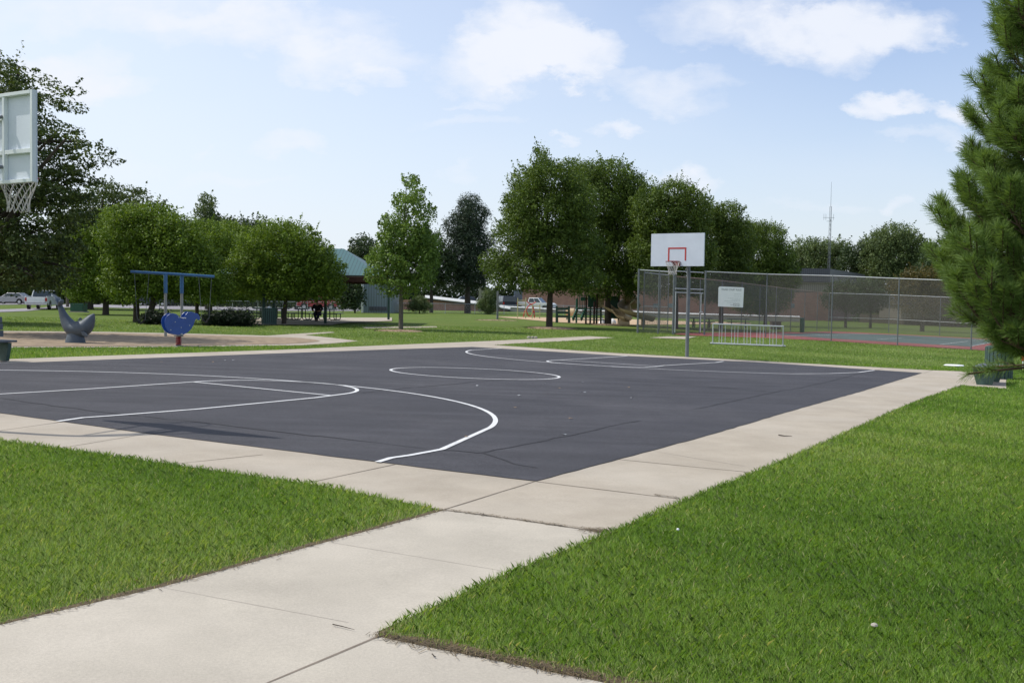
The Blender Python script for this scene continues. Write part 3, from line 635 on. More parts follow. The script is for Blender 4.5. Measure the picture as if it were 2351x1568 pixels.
# ================================================================== basketball hoops
def hoop(name, base, rz, label, hb, dz=0, full=True):
    root = thing(name, base, label, 'basketball hoop', 'the two basketball hoops', rz)
    B0 = hb  # height of the board's lower edge above the pole base
    D = 1.13
    MB().tube(spline([(0, 0, -.1), (0, 0, 1.5), (0, 0, B0-.35), (0, .12, B0+.15), (0, .5, B0+.52), (0, D-.1, B0+.6)], 6), .062, 14).build('pole', M['greypost'], root, smooth=True)
    mb = MB()
    for s in (-1, 1): mb.tube([(0, .08, B0+.02), (s*.35, D-.06, B0+.2)], .022, 8); mb.tube([(0, .35, B0+.42), (s*.35, D-.06, B0+.8)], .02, 8)
    mb.build('brace', M['greypost'], root, smooth=True)
    bo = MB().box((0, D, B0+.535), (1.83, .012, 1.07)).build('backboard', M['board'], root)
    fr = MB()
    for x in (-.895, .895): fr.box((x, D-.035, B0+.535), (.04, .055, 1.07))
    for z in (B0+.02, B0+1.05): fr.box((0, D-.036, z), (1.75, .057, .04))
    for x in (-.36, .36): fr.box((x, D-.034, B0+.535), (.038, .053, .99))
    fr.box((0, D-.034, B0+.37), (.67, .052, .05)); fr.box((0, D-.034, B0+.78), (.67, .052, .05))
    for s in (-1, 1): fr.box((s*.63, D-.034, B0+.37), (.485, .052, .05))
    fr.build('board_frame', M['frame'], root, bevel=.003)
    tq = MB(); y = D+.0085
    for x in (-.29, .29): tq.box((x, y, B0+.18+.215), (.05, .004, .43))
    tq.box((0, y, B0+.585), (.53, .004, .05)); tq.build('target_square', M['red'], root)
    rc = (0, D+.38, B0+.14)
    n = 28; rim = MB(); rim.tube([(rc[0]+.228*math.cos(2*math.pi*i/n), rc[1]+.228*math.sin(2*math.pi*i/n), rc[2]) for i in range(n)], .011, 8, closed=True)
    rim.prism([(-.12, 0), (.12, 0), (.12, -.14), (-.12, -.14)], (0, D+.008, rc[2]+.01), (1, 0, 0), (0, 0, 1), (0, .012, 0))
    for s in (-1, 1): rim.prism([(0, 0), (.2, 0), (0, -.12)], (s*.11, D+.015, rc[2]), (0, 1, 0), (0, 0, 1), (.006, 0, 0)); rim.tube([(s*.11, D+.01, rc[2]), (s*.11, D+.2, rc[2])], .01, 6)
    rim.build('rim', M['rim'], root, smooth=True)
    net = MB(); prof = [(.228, 0), (.205, .09), (.165, .18), (.135, .27), (.125, .35), (.135, .42)]
    S = 12
    for fam in (-1, 1):
        for i in range(S):
            pts = []
            for k in range(len(prof)*2-1):
                q = k/2; a, b = prof[int(q)], prof[min(int(q)+1, len(prof)-1)]; f = q-int(q); r = a[0]+(b[0]-a[0])*f; z = a[1]+(b[1]-a[1])*f
                an = 2*math.pi*(i+fam*q*.5)/S+random.uniform(-.03, .03); pts.append((rc[0]+r*math.cos(an), rc[1]+r*math.sin(an), rc[2]-z*1.02-random.uniform(0, .008)))
            net.tube(pts, .0048, 5)
    net.build('net', M['cord'], root)
    return root
pb = G(1577, 820)
hoop('basketball_hoop', pb, R(150), 'white basketball hoop with red square at the far end, before the tennis fence', 3.03)
nb = gnd(-6.97, 11.46)
hoop('basketball_hoop', nb, R(-30), 'basketball hoop seen from behind its framed white board at the left edge', 2.83)

# ================================================================== bicycle rack
rb = G(1636, 790); rbe = G(1797, 796.5); ax = (rbe-rb); RL = Vector((ax.x, ax.y, 0)).length; ang = math.atan2(ax.y, ax.x)
rk = thing('bicycle_rack', rb, 'galvanised bicycle rack standing on the grass right of the far hoop', 'bicycle rack', rz=ang)
rh = .94; sl_ = (rbe.z-rb.z)/RL
MB().tube([(-.02, 0, rh), (RL+.02, 0, rh+sl_*RL)], .034, 8).build('top_rail', M['steel'], rk, smooth=True)
mb = MB(); 
for y in (-.14, .14): mb.tube([(-.12, y, .04), (RL+.12, y, .04+sl_*RL)], .035, 8)
for x in (0, RL): mb.tube([(x, -.3, .04), (x, .3, .04)], .03, 8)
mb.build('base_rail', M['steel'], rk, smooth=True)
for f in (0, 1): MB().tube([(f*RL, 0, 0), (f*RL, 0, rh+f*sl_*RL)], .03, 8).build('post', M['steel'], rk, smooth=True)
for g in ((1120, 1150, 1187), (1258, 1293, 1328), (1397, 1430, 1468), (1538, 1573, 1608), (1680, 1715, 1752)):
    for q in g:
        f = (q-1048)/(1825-1048); x = f*RL; MB().tube(spline([(x, -.13, .05+sl_*x), (x, -.06, .35), (x, 0, rh-.03+sl_*x)], 3), .013, 6).build('bar', M['steel'], rk, smooth=True)

# ================================================================== benches
def bench(loc, rz, L, label, back=True):
    root = thing('park_bench', loc, label, 'bench', 'green benches round the court', rz)
    # local x along the bench, y = depth, sitting side towards -y
    for x in (.16, L-.16):
        sp = MB().prism([(-.17, 0), (.17, 0), (.26, .30), (.27, .40), (-.26, .40), (-.25, .30)], (x-.04, 0, 0), (0, 1, 0), (0, 0, 1), (.08, 0, 0))
        if back: sp.beam((x, .22, .1), (x, .34, .95), .07, .09, (1, 0, 0))
        sp.build('leg', M['slat'], root, bevel=.006)
    for j in range(4): MB().box((L/2, -.21+.14*j, .43), (L, .128, .045)).build('seat_plank', M['slatgrey'], root, bevel=.006)
    if back:
        for j in range(3):
            z = .58+.15*j; y = .265+.021*j
            MB().box((L/2, y-.035, z), (L, .04, .135)).build('back_plank', M['slatgrey'], root, bevel=.006)
    return root
lb = G(30, 830)
bench(Vector((lb.x, lb.y, lb.z)), R(150)+math.pi+math.pi, 1.8, 'green end bench with dark back planks at the left edge, beyond the court', True) if False else None
bl = bench(gnd(lb.x-.1-.5*1.8, lb.y+.05-.866*1.8), R(60), 1.8, 'bench with pale seat at the left edge of the photo, beside the playground')
br_ = G(2222, 884)
b2 = bench(gnd(br_.x+.38, br_.y+.0), R(58), 1.7, 'green bench at the right end of the walk, under the pine', back=False)
# slatted litter bins
def bin_(loc, label, r=.36, h=.86, chute=False):
    root = thing('litter_bin', loc, label, 'litter bin', 'slatted green litter bins')
    MB().lathe([(r*.86, 0), (r*.86, h-.03), (r*.80, h-.03), (r*.80, h-.1)], (0, 0, 0), 24).build('liner', M['rubber'], root, smooth=True)
    n = 22
    for i in range(n):
        a = 2*math.pi*i/n; m_ = Matrix.Rotation(a, 3, 'Z'); MB().box((r*math.cos(a), r*math.sin(a), h/2), (.025, .078, h), m_).build('slat', M['slat'], root)
    for z in (.12, h-.12): MB().tube([(r*.95*math.cos(2*math.pi*i/24), r*.95*math.sin(2*math.pi*i/24), z) for i in range(24)], .015, 6, closed=True).build('hoop_band', M['greypost'], root, smooth=True)
    MB().tube([(r*.9*math.cos(2*math.pi*i/24), r*.9*math.sin(2*math.pi*i/24), h) for i in range(24)], .03, 8, closed=True).build('rim', M['slat'], root, smooth=True)
    return root
bb = G(2292, 869.5)
bin_(bb, 'tall slatted green litter bin behind the right bench, under the pine branches', .34, .86)
bt = G(618, 746.5)
bin_(bt, 'round slatted green litter bin beside the shelter tree trunk', .40, .94)
bs = thing('white_rubbish', bt+Vector((.05, -.1, .95)), 'white crumpled bag on top of the round slatted litter bin', 'rubbish bag')
ico = bmesh.new(); bmesh.ops.create_icosphere(ico, subdivisions=2, radius=.14)
for v_ in ico.verts: v_.co *= random.uniform(.75, 1.2); v_.co.z *= .7
me = bpy.data.meshes.new('crumpled_bag'); ico.to_mesh(me); ico.free(); me.materials.append(M['sign']); o = bpy.data.objects.new('crumpled_bag', me); COL.objects.link(o); o.parent = bs
# small things in the grass
dc = G(2190, 841.5); tag(MB().lathe([(.02, 0), (.30, .01), (.32, .04), (.28, .06), (.02, .07)], (0, 0, 0), 22).build('drain_cover', M['sign'], loc=dc, smooth=True), 'flat white round cover in the grass left of the right bench', 'drain cover')
pc = G(1222, 777.5); rk2 = MB()
for i in range(3): rk2.lathe([(.03, 0), (.09, .03), (.08, .09), (.02, .11)], (-.16+.16*i, random.uniform(-.05, .05), 0), 8)
tag(rk2.build('pale_stones', M['concrete2'], loc=pc, smooth=True), 'small pale stones beside the far footpath', 'stone')
ball = G(1720, 1238) if False else G(1720, 1360*1.0-0)
gbp = G((800+2165/2.351)/1.10591, (1100+615/2.351)/1.10591)
ico = bmesh.new(); bmesh.ops.create_uvsphere(ico, u_segments=14, v_segments=10, radius=.010); me = bpy.data.meshes.new('golf_ball'); ico.to_mesh(me); ico.free(); me.materials.append(M['sign'])
for p_ in me.polygons: p_.use_smooth = True
o = bpy.data.objects.new('small_ball', me); COL.objects.link(o); o.location = gbp+Vector((0, 0, .05)); tag(o, 'tiny white ball lying in the right lawn', 'ball')
sp_ = G(2348, 846); mk = thing('marker_stake', sp_, 'orange marker stake with a white foot at the right edge', 'marker stake')
MB().box((0, 0, .5), (.07, .02, .5)).build('orange_blade', M['orange'], mk); MB().box((0, 0, .12), (.03, .02, .26)).build('white_foot', M['sign'], mk)
# dry clippings caught in the joints and along the edges of the lawn
Vc = []
for pts, n_, wd in ((((1019.6, 1173), (1200, 1197), (1396, 1226)), 300, .012), (((1360, 1221), (1400, 1224)), 260, .05), (((1500, 1138), (1560, 1146)), 60, .01), (((1024, 1172), (723.4, 1253), (370, 1350), (0, 1437)), 700, .022), (((869.6, 1463), (1120, 1510), (1377, 1563)), 900, .03)):
    q = dense(P(*pts), .1); 
    for i in range(n_):
        j = random.randrange(len(q)-1); a = q[j].lerp(q[j+1], random.random()); x, y = a.x+random.gauss(0, wd), a.y+random.gauss(0, wd)+.0; an = random.uniform(0, 3.14); l_ = random.uniform(.008, .028); z = float(tz(x, y))+.011+random.uniform(0, .008)
        dx, dy = math.cos(an)*l_, math.sin(an)*l_; Vc += [(x-dx, y-dy, z), (x+dx, y+dy, z+.003), (x+dx-dy*.15, y+dy+dx*.15, z+.003), (x-dx-dy*.15, y-dy+dx*.15, z)]
tag(bulk('dry_clippings', np.array(Vc), 4, M['straw'], None, rng.uniform(0, 1, len(Vc)//4)), 'brown dry grass clippings along the near walk edges and joints', 'clippings', kind='stuff')
ps_ = G(2007, 1452); tag(MB().lathe([(.008, 0), (.019, .008), (.015, .016), (.004, .021)], (0, 0, 0), 7).build('pale_pebble', M['concrete2'], loc=ps_+Vector((0, 0, .03))), 'small pale pebble in the right lawn near the bottom corner', 'pebble')
# leaves and bits on the court
for (f, x, y) in ((zB, 1785, 522), (zB, 2200, 604), (zB, 2155, 725), (zB, 1425, 743), (zB, 2115, 376), (zB, 1505, 357), (zB, 2010, 342), (zB, 2290, 330), (zB, 2270, 407), (zB, 2305, 407), (zC, 1480, 566), (zC, 1458, 488), (zC, 640, 548), (zA, 1590, 62), (zA, 1205, 62), (zA, 1680, 50), (zA, 1740, 48)):
    c = G(*f(x, y)); s = .035*random.uniform(.7, 1.2); mb = MB(); n = 7
    mb.add([(0, 0, .012)]+[(s*(1 if j % 2 else .65)*math.cos(2*math.pi*j/n), s*.8*math.sin(2*math.pi*j/n), random.uniform(.002, .018)) for j in range(n)], [(0, 1+j, 1+(j+1) % n) for j in range(n)])
    o = mb.build('fallen_leaf', M['mulch'] if random.random() < .3 else M['inkpale'], loc=c+Vector((0, 0, .014))); o.rotation_euler.z = random.uniform(0, 6)
    tag(o, 'small dry fallen leaf lying on the dark court', 'leaf', 'fallen leaves on the court')
for (f, pts) in ((zD, ((520, 786), (560, 793), (620, 794))), (zz(800, 1100, 2.351), ((105, 1160), (160, 1172), (235, 1192))), (zz(800, 1100, 2.351), ((698, 1338), (712, 1352), (722, 1355)))):
    q = Z(f, *pts); c = q[0]; near_ = c.y < 6; tag(MB().tube([p-c+Vector((0, 0, .018)) for p in q], [.003, .0025, .001] if near_ else [.008, .007, .003], 6).build('twig', M['bark'], loc=c), ('thin dark twig on the near slab left of the lawn corner' if c.x < -.5 else 'tiny curled twig on the slab at the bottom of the picture') if near_ else 'thin brown twig lying on the right walk', 'twig')

# ================================================================== whale, spring rider, swing
wb = G(173, 788); k = 30.7/FPX; wz = lambda x, y, d=0: Vector(((x-1005)/438., d, (1232-y)/438.))
wr = thing('whale_sculpture', wb, 'grey whale play sculpture with raised tail on the sand', 'play sculpture')
body = MB(); cl = [(797, 722, .058, .05), (812, 770, .075, .07), (835, 830, .095, .09), (865, 900, .13, .12), (905, 970, .17, .17), (960, 1030, .205, .22), (1025, 1045, .225, .25), (1095, 1035, .24, .26), (1148, 1000, .205, .24), (1190, 940, .155, .19), (1222, 888, .10, .13), (1244, 856, .05, .07), (1258, 838, .01, .01)]
pts = [wz(a, b) for a, b, _, _ in cl]; pts = spline(pts, 4); n = 16; base = 0
tt = np.linspace(0, 12, len(pts)); r1 = 1.1*np.interp(tt, range(13), [c[2] for c in cl]); r2 = 1.1*np.interp(tt, range(13), [c[3] for c in cl])
for i, p in enumerate(pts):
    t = (pts[min(i+1, len(pts)-1)]-pts[max(i-1, 0)]).normalized(); nn = Vector((-t.z, 0, t.x))
    for j in range(n): a = 2*math.pi*j/n; body.v.append(tuple(p+nn*math.cos(a)*r1[i]+Vector((0, 1, 0))*math.sin(a)*r2[i]))
for i in range(len(pts)-1):
    for j in range(n): body.f.append((i*n+j, i*n+(j+1) % n, (i+1)*n+(j+1) % n, (i+1)*n+j))
body.f.append(tuple(range(n))); body.f.append(tuple((len(pts)-1)*n+j for j in range(n))[::-1])
body.build('whale_body', M['whale'], wr, smooth=True)
for s, tip in ((-1, (675, 585)), (1, (862, 655))):
    fl = MB(); a = wz(800, 735); b = wz(*tip)+Vector((0, -.12*s, 0)); m_ = a.lerp(b, .5)+Vector((.02, -.04*s, .02)); pts = spline([a, m_, b], 5)
    rr = np.interp(np.linspace(0, 1, len(pts)), [0, .5, 1], [.085, .10, .02])
    for i, p in enumerate(pts):
        t = (pts[min(i+1, len(pts)-1)]-pts[max(i-1, 0)]).normalized(); q = t.cross(Vector((0, 1, 0))).normalized(); w_ = Vector((0, 1, 0))
        for j in range(10): an = 2*math.pi*j/10; fl.v.append(tuple(p+q*math.cos(an)*rr[i]*.55+w_*math.sin(an)*rr[i]*1.7))
    for i in range(len(pts)-1):
        for j in range(10): fl.f.append((i*10+j, i*10+(j+1) % 10, (i+1)*10+(j+1) % 10, (i+1)*10+j))
    fl.f.append(tuple((len(pts)-1)*10+j for j in range(10))[::-1]); fl.build('tail_fluke', M['whale'], wr, smooth=True)
for s in (-1,):
    fp = MB().prism([(0, .03), (.1, .04), (.19, -.01), (.25, -.08), (.22, -.13), (.14, -.12), (.04, -.08)], wz(1120, 1085, s*.20), (1, s*.35, 0), (0, 0, 1), (0, s*.05, 0)); fp.build('flipper', M['whale'], wr, bevel=.02)
MB().prism([(-.06, 0), (.1, 0), (.05, .07), (.02, .08)], wz(1060, 925, -.02), (1, 0, 0), (0, 0, 1), (0, .04, 0)).build('dorsal_fin', M['whale'], wr, bevel=.008)
MB().lathe([(.30, -.05), (.29, .05), (.25, .2), (.22, .3)], (0, 0, 0), 18).build('plinth', M['whale'], wr, smooth=True)

sb = G(410, 795); kz = 1/715.
sr = thing('spring_rider', sb, 'blue bird shaped spring rider on a red coil spring', 'spring rider', rz=R(37))
outl = [(380, 830), (395, 750), (430, 700), (490, 655), (560, 642), (630, 660), (690, 710), (730, 765), (770, 775), (805, 730), (830, 670), (880, 620), (940, 605), (1000, 618), (1040, 635), (1095, 650), (1140, 700), (1160, 750), (1140, 790), (1110, 790), (1080, 765), (1050, 770), (1030, 830), (1005, 905), (955, 985), (880, 1060), (780, 1108), (650, 1112), (530, 1085), (440, 1015), (395, 930)]
pl = [((x-720)*kz, (1362-y)*kz) for x, y in outl]
for y in (-.17, .15): MB().prism(pl, (0, y, 0), (1, 0, 0), (0, 0, 1), (0, .028, 0)).build('side_panel', M['blue'], sr, bevel=.008)
MB().box((-.02, 0, .70), (.34, .30, .04)).build('seat', M['blue'], sr, bevel=.01)
MB().tube([(.13, -.26, .86), (.13, .26, .86)], .016, 8).build('handlebar', M['steel'], sr, smooth=True)
MB().tube([(.02, -.26, .38), (.02, .26, .38)], .02, 8).build('footrest', M['steel'], sr, smooth=True)
for (x, z) in ((605, 830), (920, 905), (735, 950), (510, 1000), (680, 730), (790, 740)): MB().lathe([(.001, 0), (.016, .001), (.014, .006), (.001, .008)], (0, 0, 0), 8).build('bolt', M['steel'], sr).matrix_local = Matrix.Translation(((x-720)*kz, -.171, (1362-z)*kz)) @ Matrix.Rotation(R(90), 4, 'X')
hel = [(.075*math.cos(t*2*math.pi), .075*math.sin(t*2*math.pi), .03+.27*t/5) for t in np.linspace(0, 5, 70)]
MB().tube(hel, .017, 7).build('spring', M['rim'], sr, smooth=True); MB().lathe([(.13, 0), (.13, .03), (.02, .035)], (0, 0, 0), 16).build('base_plate', M['greypost'], sr)
MB().box((0, 0, .32), (.2, .3, .03)).build('spring_clamp', M['greypost'], sr)

w0 = G(380, 773.5); ks = w0.y/FPX
sw = thing('swing_set', w0, 'blue topped T swing on two grey posts behind the rider', 'swing set')
Lx = lambda px: (px-380)*ks; Lz = lambda py: (773.5-py)*ks
zt = Lz(628)
for px_, y_ in ((380, 0), (406, .55)):
    MB().tube([(Lx(px_), y_, -.1), (Lx(px_), y_, zt-.1)], .052, 12).build('post', M['polegrey'], sw, smooth=True)
    MB().tube([(Lx(px_), y_, zt-.72), (Lx(px_), y_, zt-.02)], .068, 12).build('post_sleeve', M['bluesteel'], sw, smooth=True)
MB().tube([(Lx(303), -.15, Lz(625.5)), (Lx(392), .28, Lz(629)), (Lx(479), .7, Lz(633))], .052, 12).build('top_beam', M['bluesteel'], sw, smooth=True)
for (a, b, sx, sy, szz) in ((311, 341, 324, 0, 741), (445, 473, 461, .6, 737)):
    for px_ in (a, b):
        f = (px_-303)/176; yb = -.15+.85*f
        MB().tube([(Lx(px_), yb, zt-.03), (Lx(px_*.75+sx*.25), yb, Lz((628+szz)/2)), (Lx((px_+sx)/2), yb, Lz(szz-6))], .008, 5).build('chain', M['greypost'], sw)
    f = (sx-303)/176; yb = -.15+.85*f
    MB().tube(spline([(Lx((a+sx)/2), yb, Lz(szz-6)), (Lx(sx), yb, Lz(szz+3)), (Lx((b+sx)/2), yb, Lz(szz-6))], 4), .03, 6).build('seat', M['rubber'], sw, smooth=True)

# ================================================================== picnic shelter
sh = G(730, 738); sx0 = at(494, 700, 60).x; sx1 = at(872, 700, 60).x
shr = thing('picnic_shelter', gnd(sh.x, sh.y), 'open picnic shelter with a teal metal hip roof on dark green posts', 'shelter')
o0 = shr.location
yF, yB = 60-o0.y, 68.5-o0.y; xl, xr = sx0-o0.x, sx1-o0.x; ze = at(800, 632, 60).z-o0.z; zr = at(790, 571, 64).z-o0.z; hx = 1.9
x_r1 = at(788, 571, 64).x-o0.x; x_r0 = xl+2.4
rf = MB(); E0, E1, E2, E3 = (xl, yF, ze), (xr, yF, ze), (xr, yB, ze), (xl, yB, ze); R0_, R1_ = (x_r0, (yF+yB)/2, zr), (x_r1, (yF+yB)/2, zr)
dn = lambda p: (p[0], p[1], p[2]-.06)
rf.add([E0, E1, E2, E3, R0_, R1_], [(0, 1, 5, 4), (1, 2, 5), (2, 3, 4, 5), (3, 0, 4)]); rf.add([dn(p) for p in (E0, E1, E2, E3)], [(3, 2, 1, 0)])
rf.build('roof', M['roof'], shr)
fa = MB(); 
for a, b in ((E0, E1), (E1, E2), (E2, E3), (E3, E0)): fa.beam(Vector(a)-Vector((0, 0, .24)), Vector(b)-Vector((0, 0, .24)), .05, .32)
fa.build('fascia', M['redwood'], shr)
for px_, py_ in ((606, 745), (629, 735), (747, 744.5), (892, 735.5)):
    g = G(px_, py_); x_, y_ = g.x-o0.x, g.y-o0.y
    MB().box((x_, y_, (ze-.2)/2), (.16, .16, ze-.2)).build('post', M['tablegreen'], shr)
def picnic_table(first=None, loc=None, rz=0, label='', group='picnic tables under the shelter'):
    if first:
        r_ = copy_tree(first); r_.location = loc; r_.rotation_euler.z = rz; r_['label'] = label; r_['group'] = group; return r_
    root = thing('picnic_table', loc, label, 'picnic table', group, rz)
    MB().box((0, 0, .755), (.76, 1.9, .05)).build('tabletop', M['tablegreen'], root, bevel=.01)
    for s in (-1, 1): MB().box((s*.66, 0, .46), (.26, 1.9, .045)).build('seat', M['tablegreen'], root, bevel=.01)
    for y in (-.6, .6):
        for s in (-1, 1):
            MB().tube([(s*.14, y, .73), (s*.14, y, .16)]+[(s*(.14+.13*(1-math.cos(a))), y, .16-.13*math.sin(a)) for a in np.linspace(.2, 1.57, 5)]+[(s*(.50+.1*math.sin(a)), y, .03+.1*(1-math.cos(a))) for a in np.linspace(.2, 1.57, 5)]+[(s*.60, y, .44)], .032, 7).build('leg', M['tablegreen'], root, smooth=True)
        MB().tube([(-.36, y, .72), (.36, y, .72)], .03, 6).build('top_support', M['tablegreen'], root); MB().tube([(-.66, y, .43), (.66, y, .43)], .025, 6).build('seat_support', M['tablegreen'], root)
    return root
pt0 = None
for x, y, rz, lab in ((598, 737.2, 4, 'leftmost dark green picnic table under the shelter, behind the litter bin'), (647, 737.6, -3, 'green picnic table behind the shelter tree trunk, second from the left'),
                      (693, 738.2, 2, 'green picnic table just left of the seated person, third from the left'), (757, 738.6, -4, 'rightmost green picnic table under the shelter, right of the seated person')):
    g = G(x, y-2.2); g.z += .05
    if pt0 is None: pt0 = picnic_table(None, g, R(rz), lab)
    else: picnic_table(pt0, g, R(rz), lab)
for x, y, rz, lab in ((1610, 752.5, 70, 'dark picnic table on the grass seen through the tennis gate'), (1695, 752.5, 80, 'dark picnic table on the grass seen below the rules sign')):
    picnic_table(pt0, G(x, y), R(rz), lab, 'picnic tables behind the tennis court')

# seated person
pp = G(729, 738.5); ps = thing('person', pp, 'person in dark clothes seated on a picnic bench, leaning forward', 'person')
def skinned(name, verts, edges, m, parent, sub=2):
    me = bpy.data.meshes.new(name); me.from_pydata([v_[0] for v_ in verts], edges, []); o = bpy.data.objects.new(name, me); COL.objects.link(o); o.parent = parent; me.materials.append(m)
    md = o.modifiers.new('skin', 'SKIN'); md.use_smooth_shade = True
    if not me.skin_vertices: me.attributes
    for i, v_ in enumerate(verts): me.skin_vertices[0].data[i].radius = (v_[1], v_[1]); me.skin_vertices[0].data[i].use_root = (i == 0)
    s_ = o.modifiers.new('sub', 'SUBSURF'); s_.levels = sub; s_.render_levels = sub; return o
V_ = [((0, .10, .55), .17), ((0, .05, .80), .17), ((0, -.06, 1.02), .16), ((0, -.14, 1.16), .07), ((0, -.19, 1.24), .085), ((0, -.21, 1.33), .095)]
E_ = [(0, 1), (1, 2), (2, 3), (3, 4), (4, 5)]
for s in (-1, 1):
    b = len(V_); V_ += [((s*.23, -.05, 1.05), .08), ((s*.33, -.12, .82), .06), ((s*.20, -.36, .70), .045), ((s*.09, -.45, .68), .035)]; E_ += [(2, b), (b, b+1), (b+1, b+2), (b+2, b+3)]
    for j in range(5):
        c = len(V_); V_ += [((s*(.075-.016*j+.03), -.485, .70-.004*j), .011), ((s*(.06-.016*j+.03), -.53, .68), .009)]; E_ += [(b+3, c), (c, c+1)]
    b = len(V_); V_ += [((s*.11, .02, .54), .10), ((s*.15, -.38, .55), .085), ((s*.07, -.40, .28), .06), ((s*.05, -.42, .07), .045), ((s*.055, -.56, .04), .038)]; E_ += [(0, b), (b, b+1), (b+1, b+2), (b+2, b+3), (b+3, b+4)]
skinned('body', V_, E_, M['skin'], ps)
Vj = [((0, .10, .58), .195), ((0, .05, .80), .20), ((0, -.05, 1.02), .19), ((0, -.11, 1.11), .12)]; Ej = [(0, 1), (1, 2), (2, 3)]
for s in (-1, 1):
    b = len(Vj); Vj += [((s*.23, -.05, 1.05), .10), ((s*.34, -.12, .82), .08), ((s*.22, -.34, .71), .06)]; Ej += [(2, b), (b, b+1), (b+1, b+2)]
skinned('jacket', Vj, Ej, M['cloth'], ps)
Vt = [((0, .10, .53), .17)]; Et = []
for s in (-1, 1):
    b = len(Vt); Vt += [((s*.12, .0, .54), .12), ((s*.15, -.39, .555), .105), ((s*.07, -.41, .28), .08), ((s*.05, -.42, .10), .065)]; Et += [(0, b), (b, b+1), (b+1, b+2), (b+2, b+3)]
skinned('trousers', Vt, Et, M['trouser'], ps)
for s in (-1, 1): MB().tube(spline([(s*.05, -.38, .06), (s*.055, -.48, .055), (s*.06, -.60, .04)], 3), [.05]*3+[.055, .055, .05, .03], 8).build('shoe', M['rubber'], ps, smooth=True)
skinned('hair', [((0, -.18, 1.36), .09), ((0, -.14, 1.33), .09)], [(0, 1)], M['hair'], ps)

# ================================================================== fences
def fence(name, label, cat, pts, hts, m, posts=None, r=.03, mid=None, group=None, rail='steel', postm='greypost', low=0):
    """pts: ground points of the posts; hts: heights there"""
    o0 = pts[0]; root = thing(name, o0, label, cat, group); L = [p-o0 for p in pts]
    for i, p in enumerate(L):
        MB().tube([(p.x, p.y, p.z-.1), (p.x, p.y, p.z+hts[i]+.06)], r*(1.6 if posts and i in posts else 1), 8).build('post', M[postm], root, smooth=True)
    MB().tube([(p.x, p.y, p.z+h) for p, h in zip(L, hts)], .028, 7).build('top_rail', M[rail], root, smooth=True)
    if mid: MB().tube([(p.x, p.y, p.z+mid*h) for p, h in zip(L, hts)], .02, 6).build('middle_rail', M[rail], root)
    mb = MB(); u_ = 0; mb.uv = []
    for i in range(len(L)-1):
        a, b = L[i], L[i+1]; l_ = (b-a).length
        n0 = len(mb.v); mb.add([(a.x, a.y, a.z+.04), (b.x, b.y, b.z+.04), (b.x, b.y, b.z+hts[i+1]), (a.x, a.y, a.z+hts[i])], [(0, 1, 2, 3)]); mb.uv += [(u_, 0), (u_+l_, 0), (u_+l_, hts[i+1]), (u_, hts[i])]; u_ += l_
    mb.build('mesh_panel', m, root); return root
def hpx(g, top): return (g[1]-top)*G(*g).y/FPX
fp = [(1616.7, 769.5, 624), (1757.7, 775, 630), (1908, 783.5, 633.5), (2060, 793.3, 640), (2229, 804, 646), (2420, 816, 655)]
fence('tennis_fence', 'tall grey chain link fence on the near side of the tennis court', 'fence', [G(a, b) for a, b, c in fp], [hpx((a, b), c) for a, b, c in fp], M['mesh'], posts=(0,), r=.034, postm='greypost')
# entry cage with its gate
cp = [(1463.7, 764.5, 620), (1510.7, 766.5, 623), (1544.7, 768.5, 625), (1616.7, 769.5, 625)]
cg = fence('gate_cage', 'fenced entry cage with grey posts left of the tennis gate', 'fence', [G(a, b) for a, b, c in cp[:3]], [hpx((a, b), c) for a, b, c in cp[:3]], M['mesh'], posts=(0, 2), r=.036)
cp2 = [(1476.7, 757, 626), (1514, 757.5, 630), (1532.7, 758, 632)]
fence('inner_gate_fence', 'second row of thin fence posts behind the entry cage', 'fence', [G(a, b) for a, b, c in cp2], [hpx((a, b), c) for a, b, c in cp2], M['mesh'], r=.035, mid=.42)
g0, g1 = G(1548, 769), G(1612, 769.5); gt = thing('tennis_gate', g0, 'tubular steel gate frame between the cage and the tennis fence', 'gate')
dlt = g1-g0; hh = hpx((1580, 769), 664)
for z in (hh, hh-.22): MB().tube([(0, 0, z), (dlt.x, dlt.y, dlt.z+z)], .028, 7).build('head_rail', M['steel'], gt)
for f in (.02, .93): MB().tube([(dlt.x*f, dlt.y*f, .15), (dlt.x*f, dlt.y*f, hh-.22)], .028, 7).build('stile', M['steel'], gt)
MB().tube([(dlt.x*.88, dlt.y*.88-.1, 1.3), (dlt.x*.98, dlt.y*.98-.1, 1.3)], .04, 6).build('latch', M['steel'], gt)
MB().tube([(0, 0, 3.62), (dlt.x, dlt.y, dlt.z+3.62)], .028, 7).build('lintel_rail', M['steel'], gt)
a_, b_ = G(1549, 768), G(1902, 759.5); n_ = 9
pts = [a_.lerp(b_, i/n_) for i in range(n_+1)]; pts = [gnd(p.x, p.y) for p in pts]
h0_, h1_ = hpx((1549, 768), 635), hpx((1902, 759.5), 673)
fence('tennis_fence', 'tall chain link fence receding along the left side of the tennis court', 'fence', pts, [h0_+(h1_-h0_)*i/n_ for i in range(n_+1)], M['mesh'], r=.03, rail='rustrail')
fp = [(1902, 759.5, 673), (2040, 764, 677), (2157, 770.8, 682), (2290, 779, 688), (2440, 788, 695)]
fence('tennis_fence', 'far chain link fence along the back of the tennis court', 'fence', [G(a, b) for a, b, c in fp], [hpx((a, b), c) for a, b, c in fp], M['mesh'], r=.035, mid=.36)
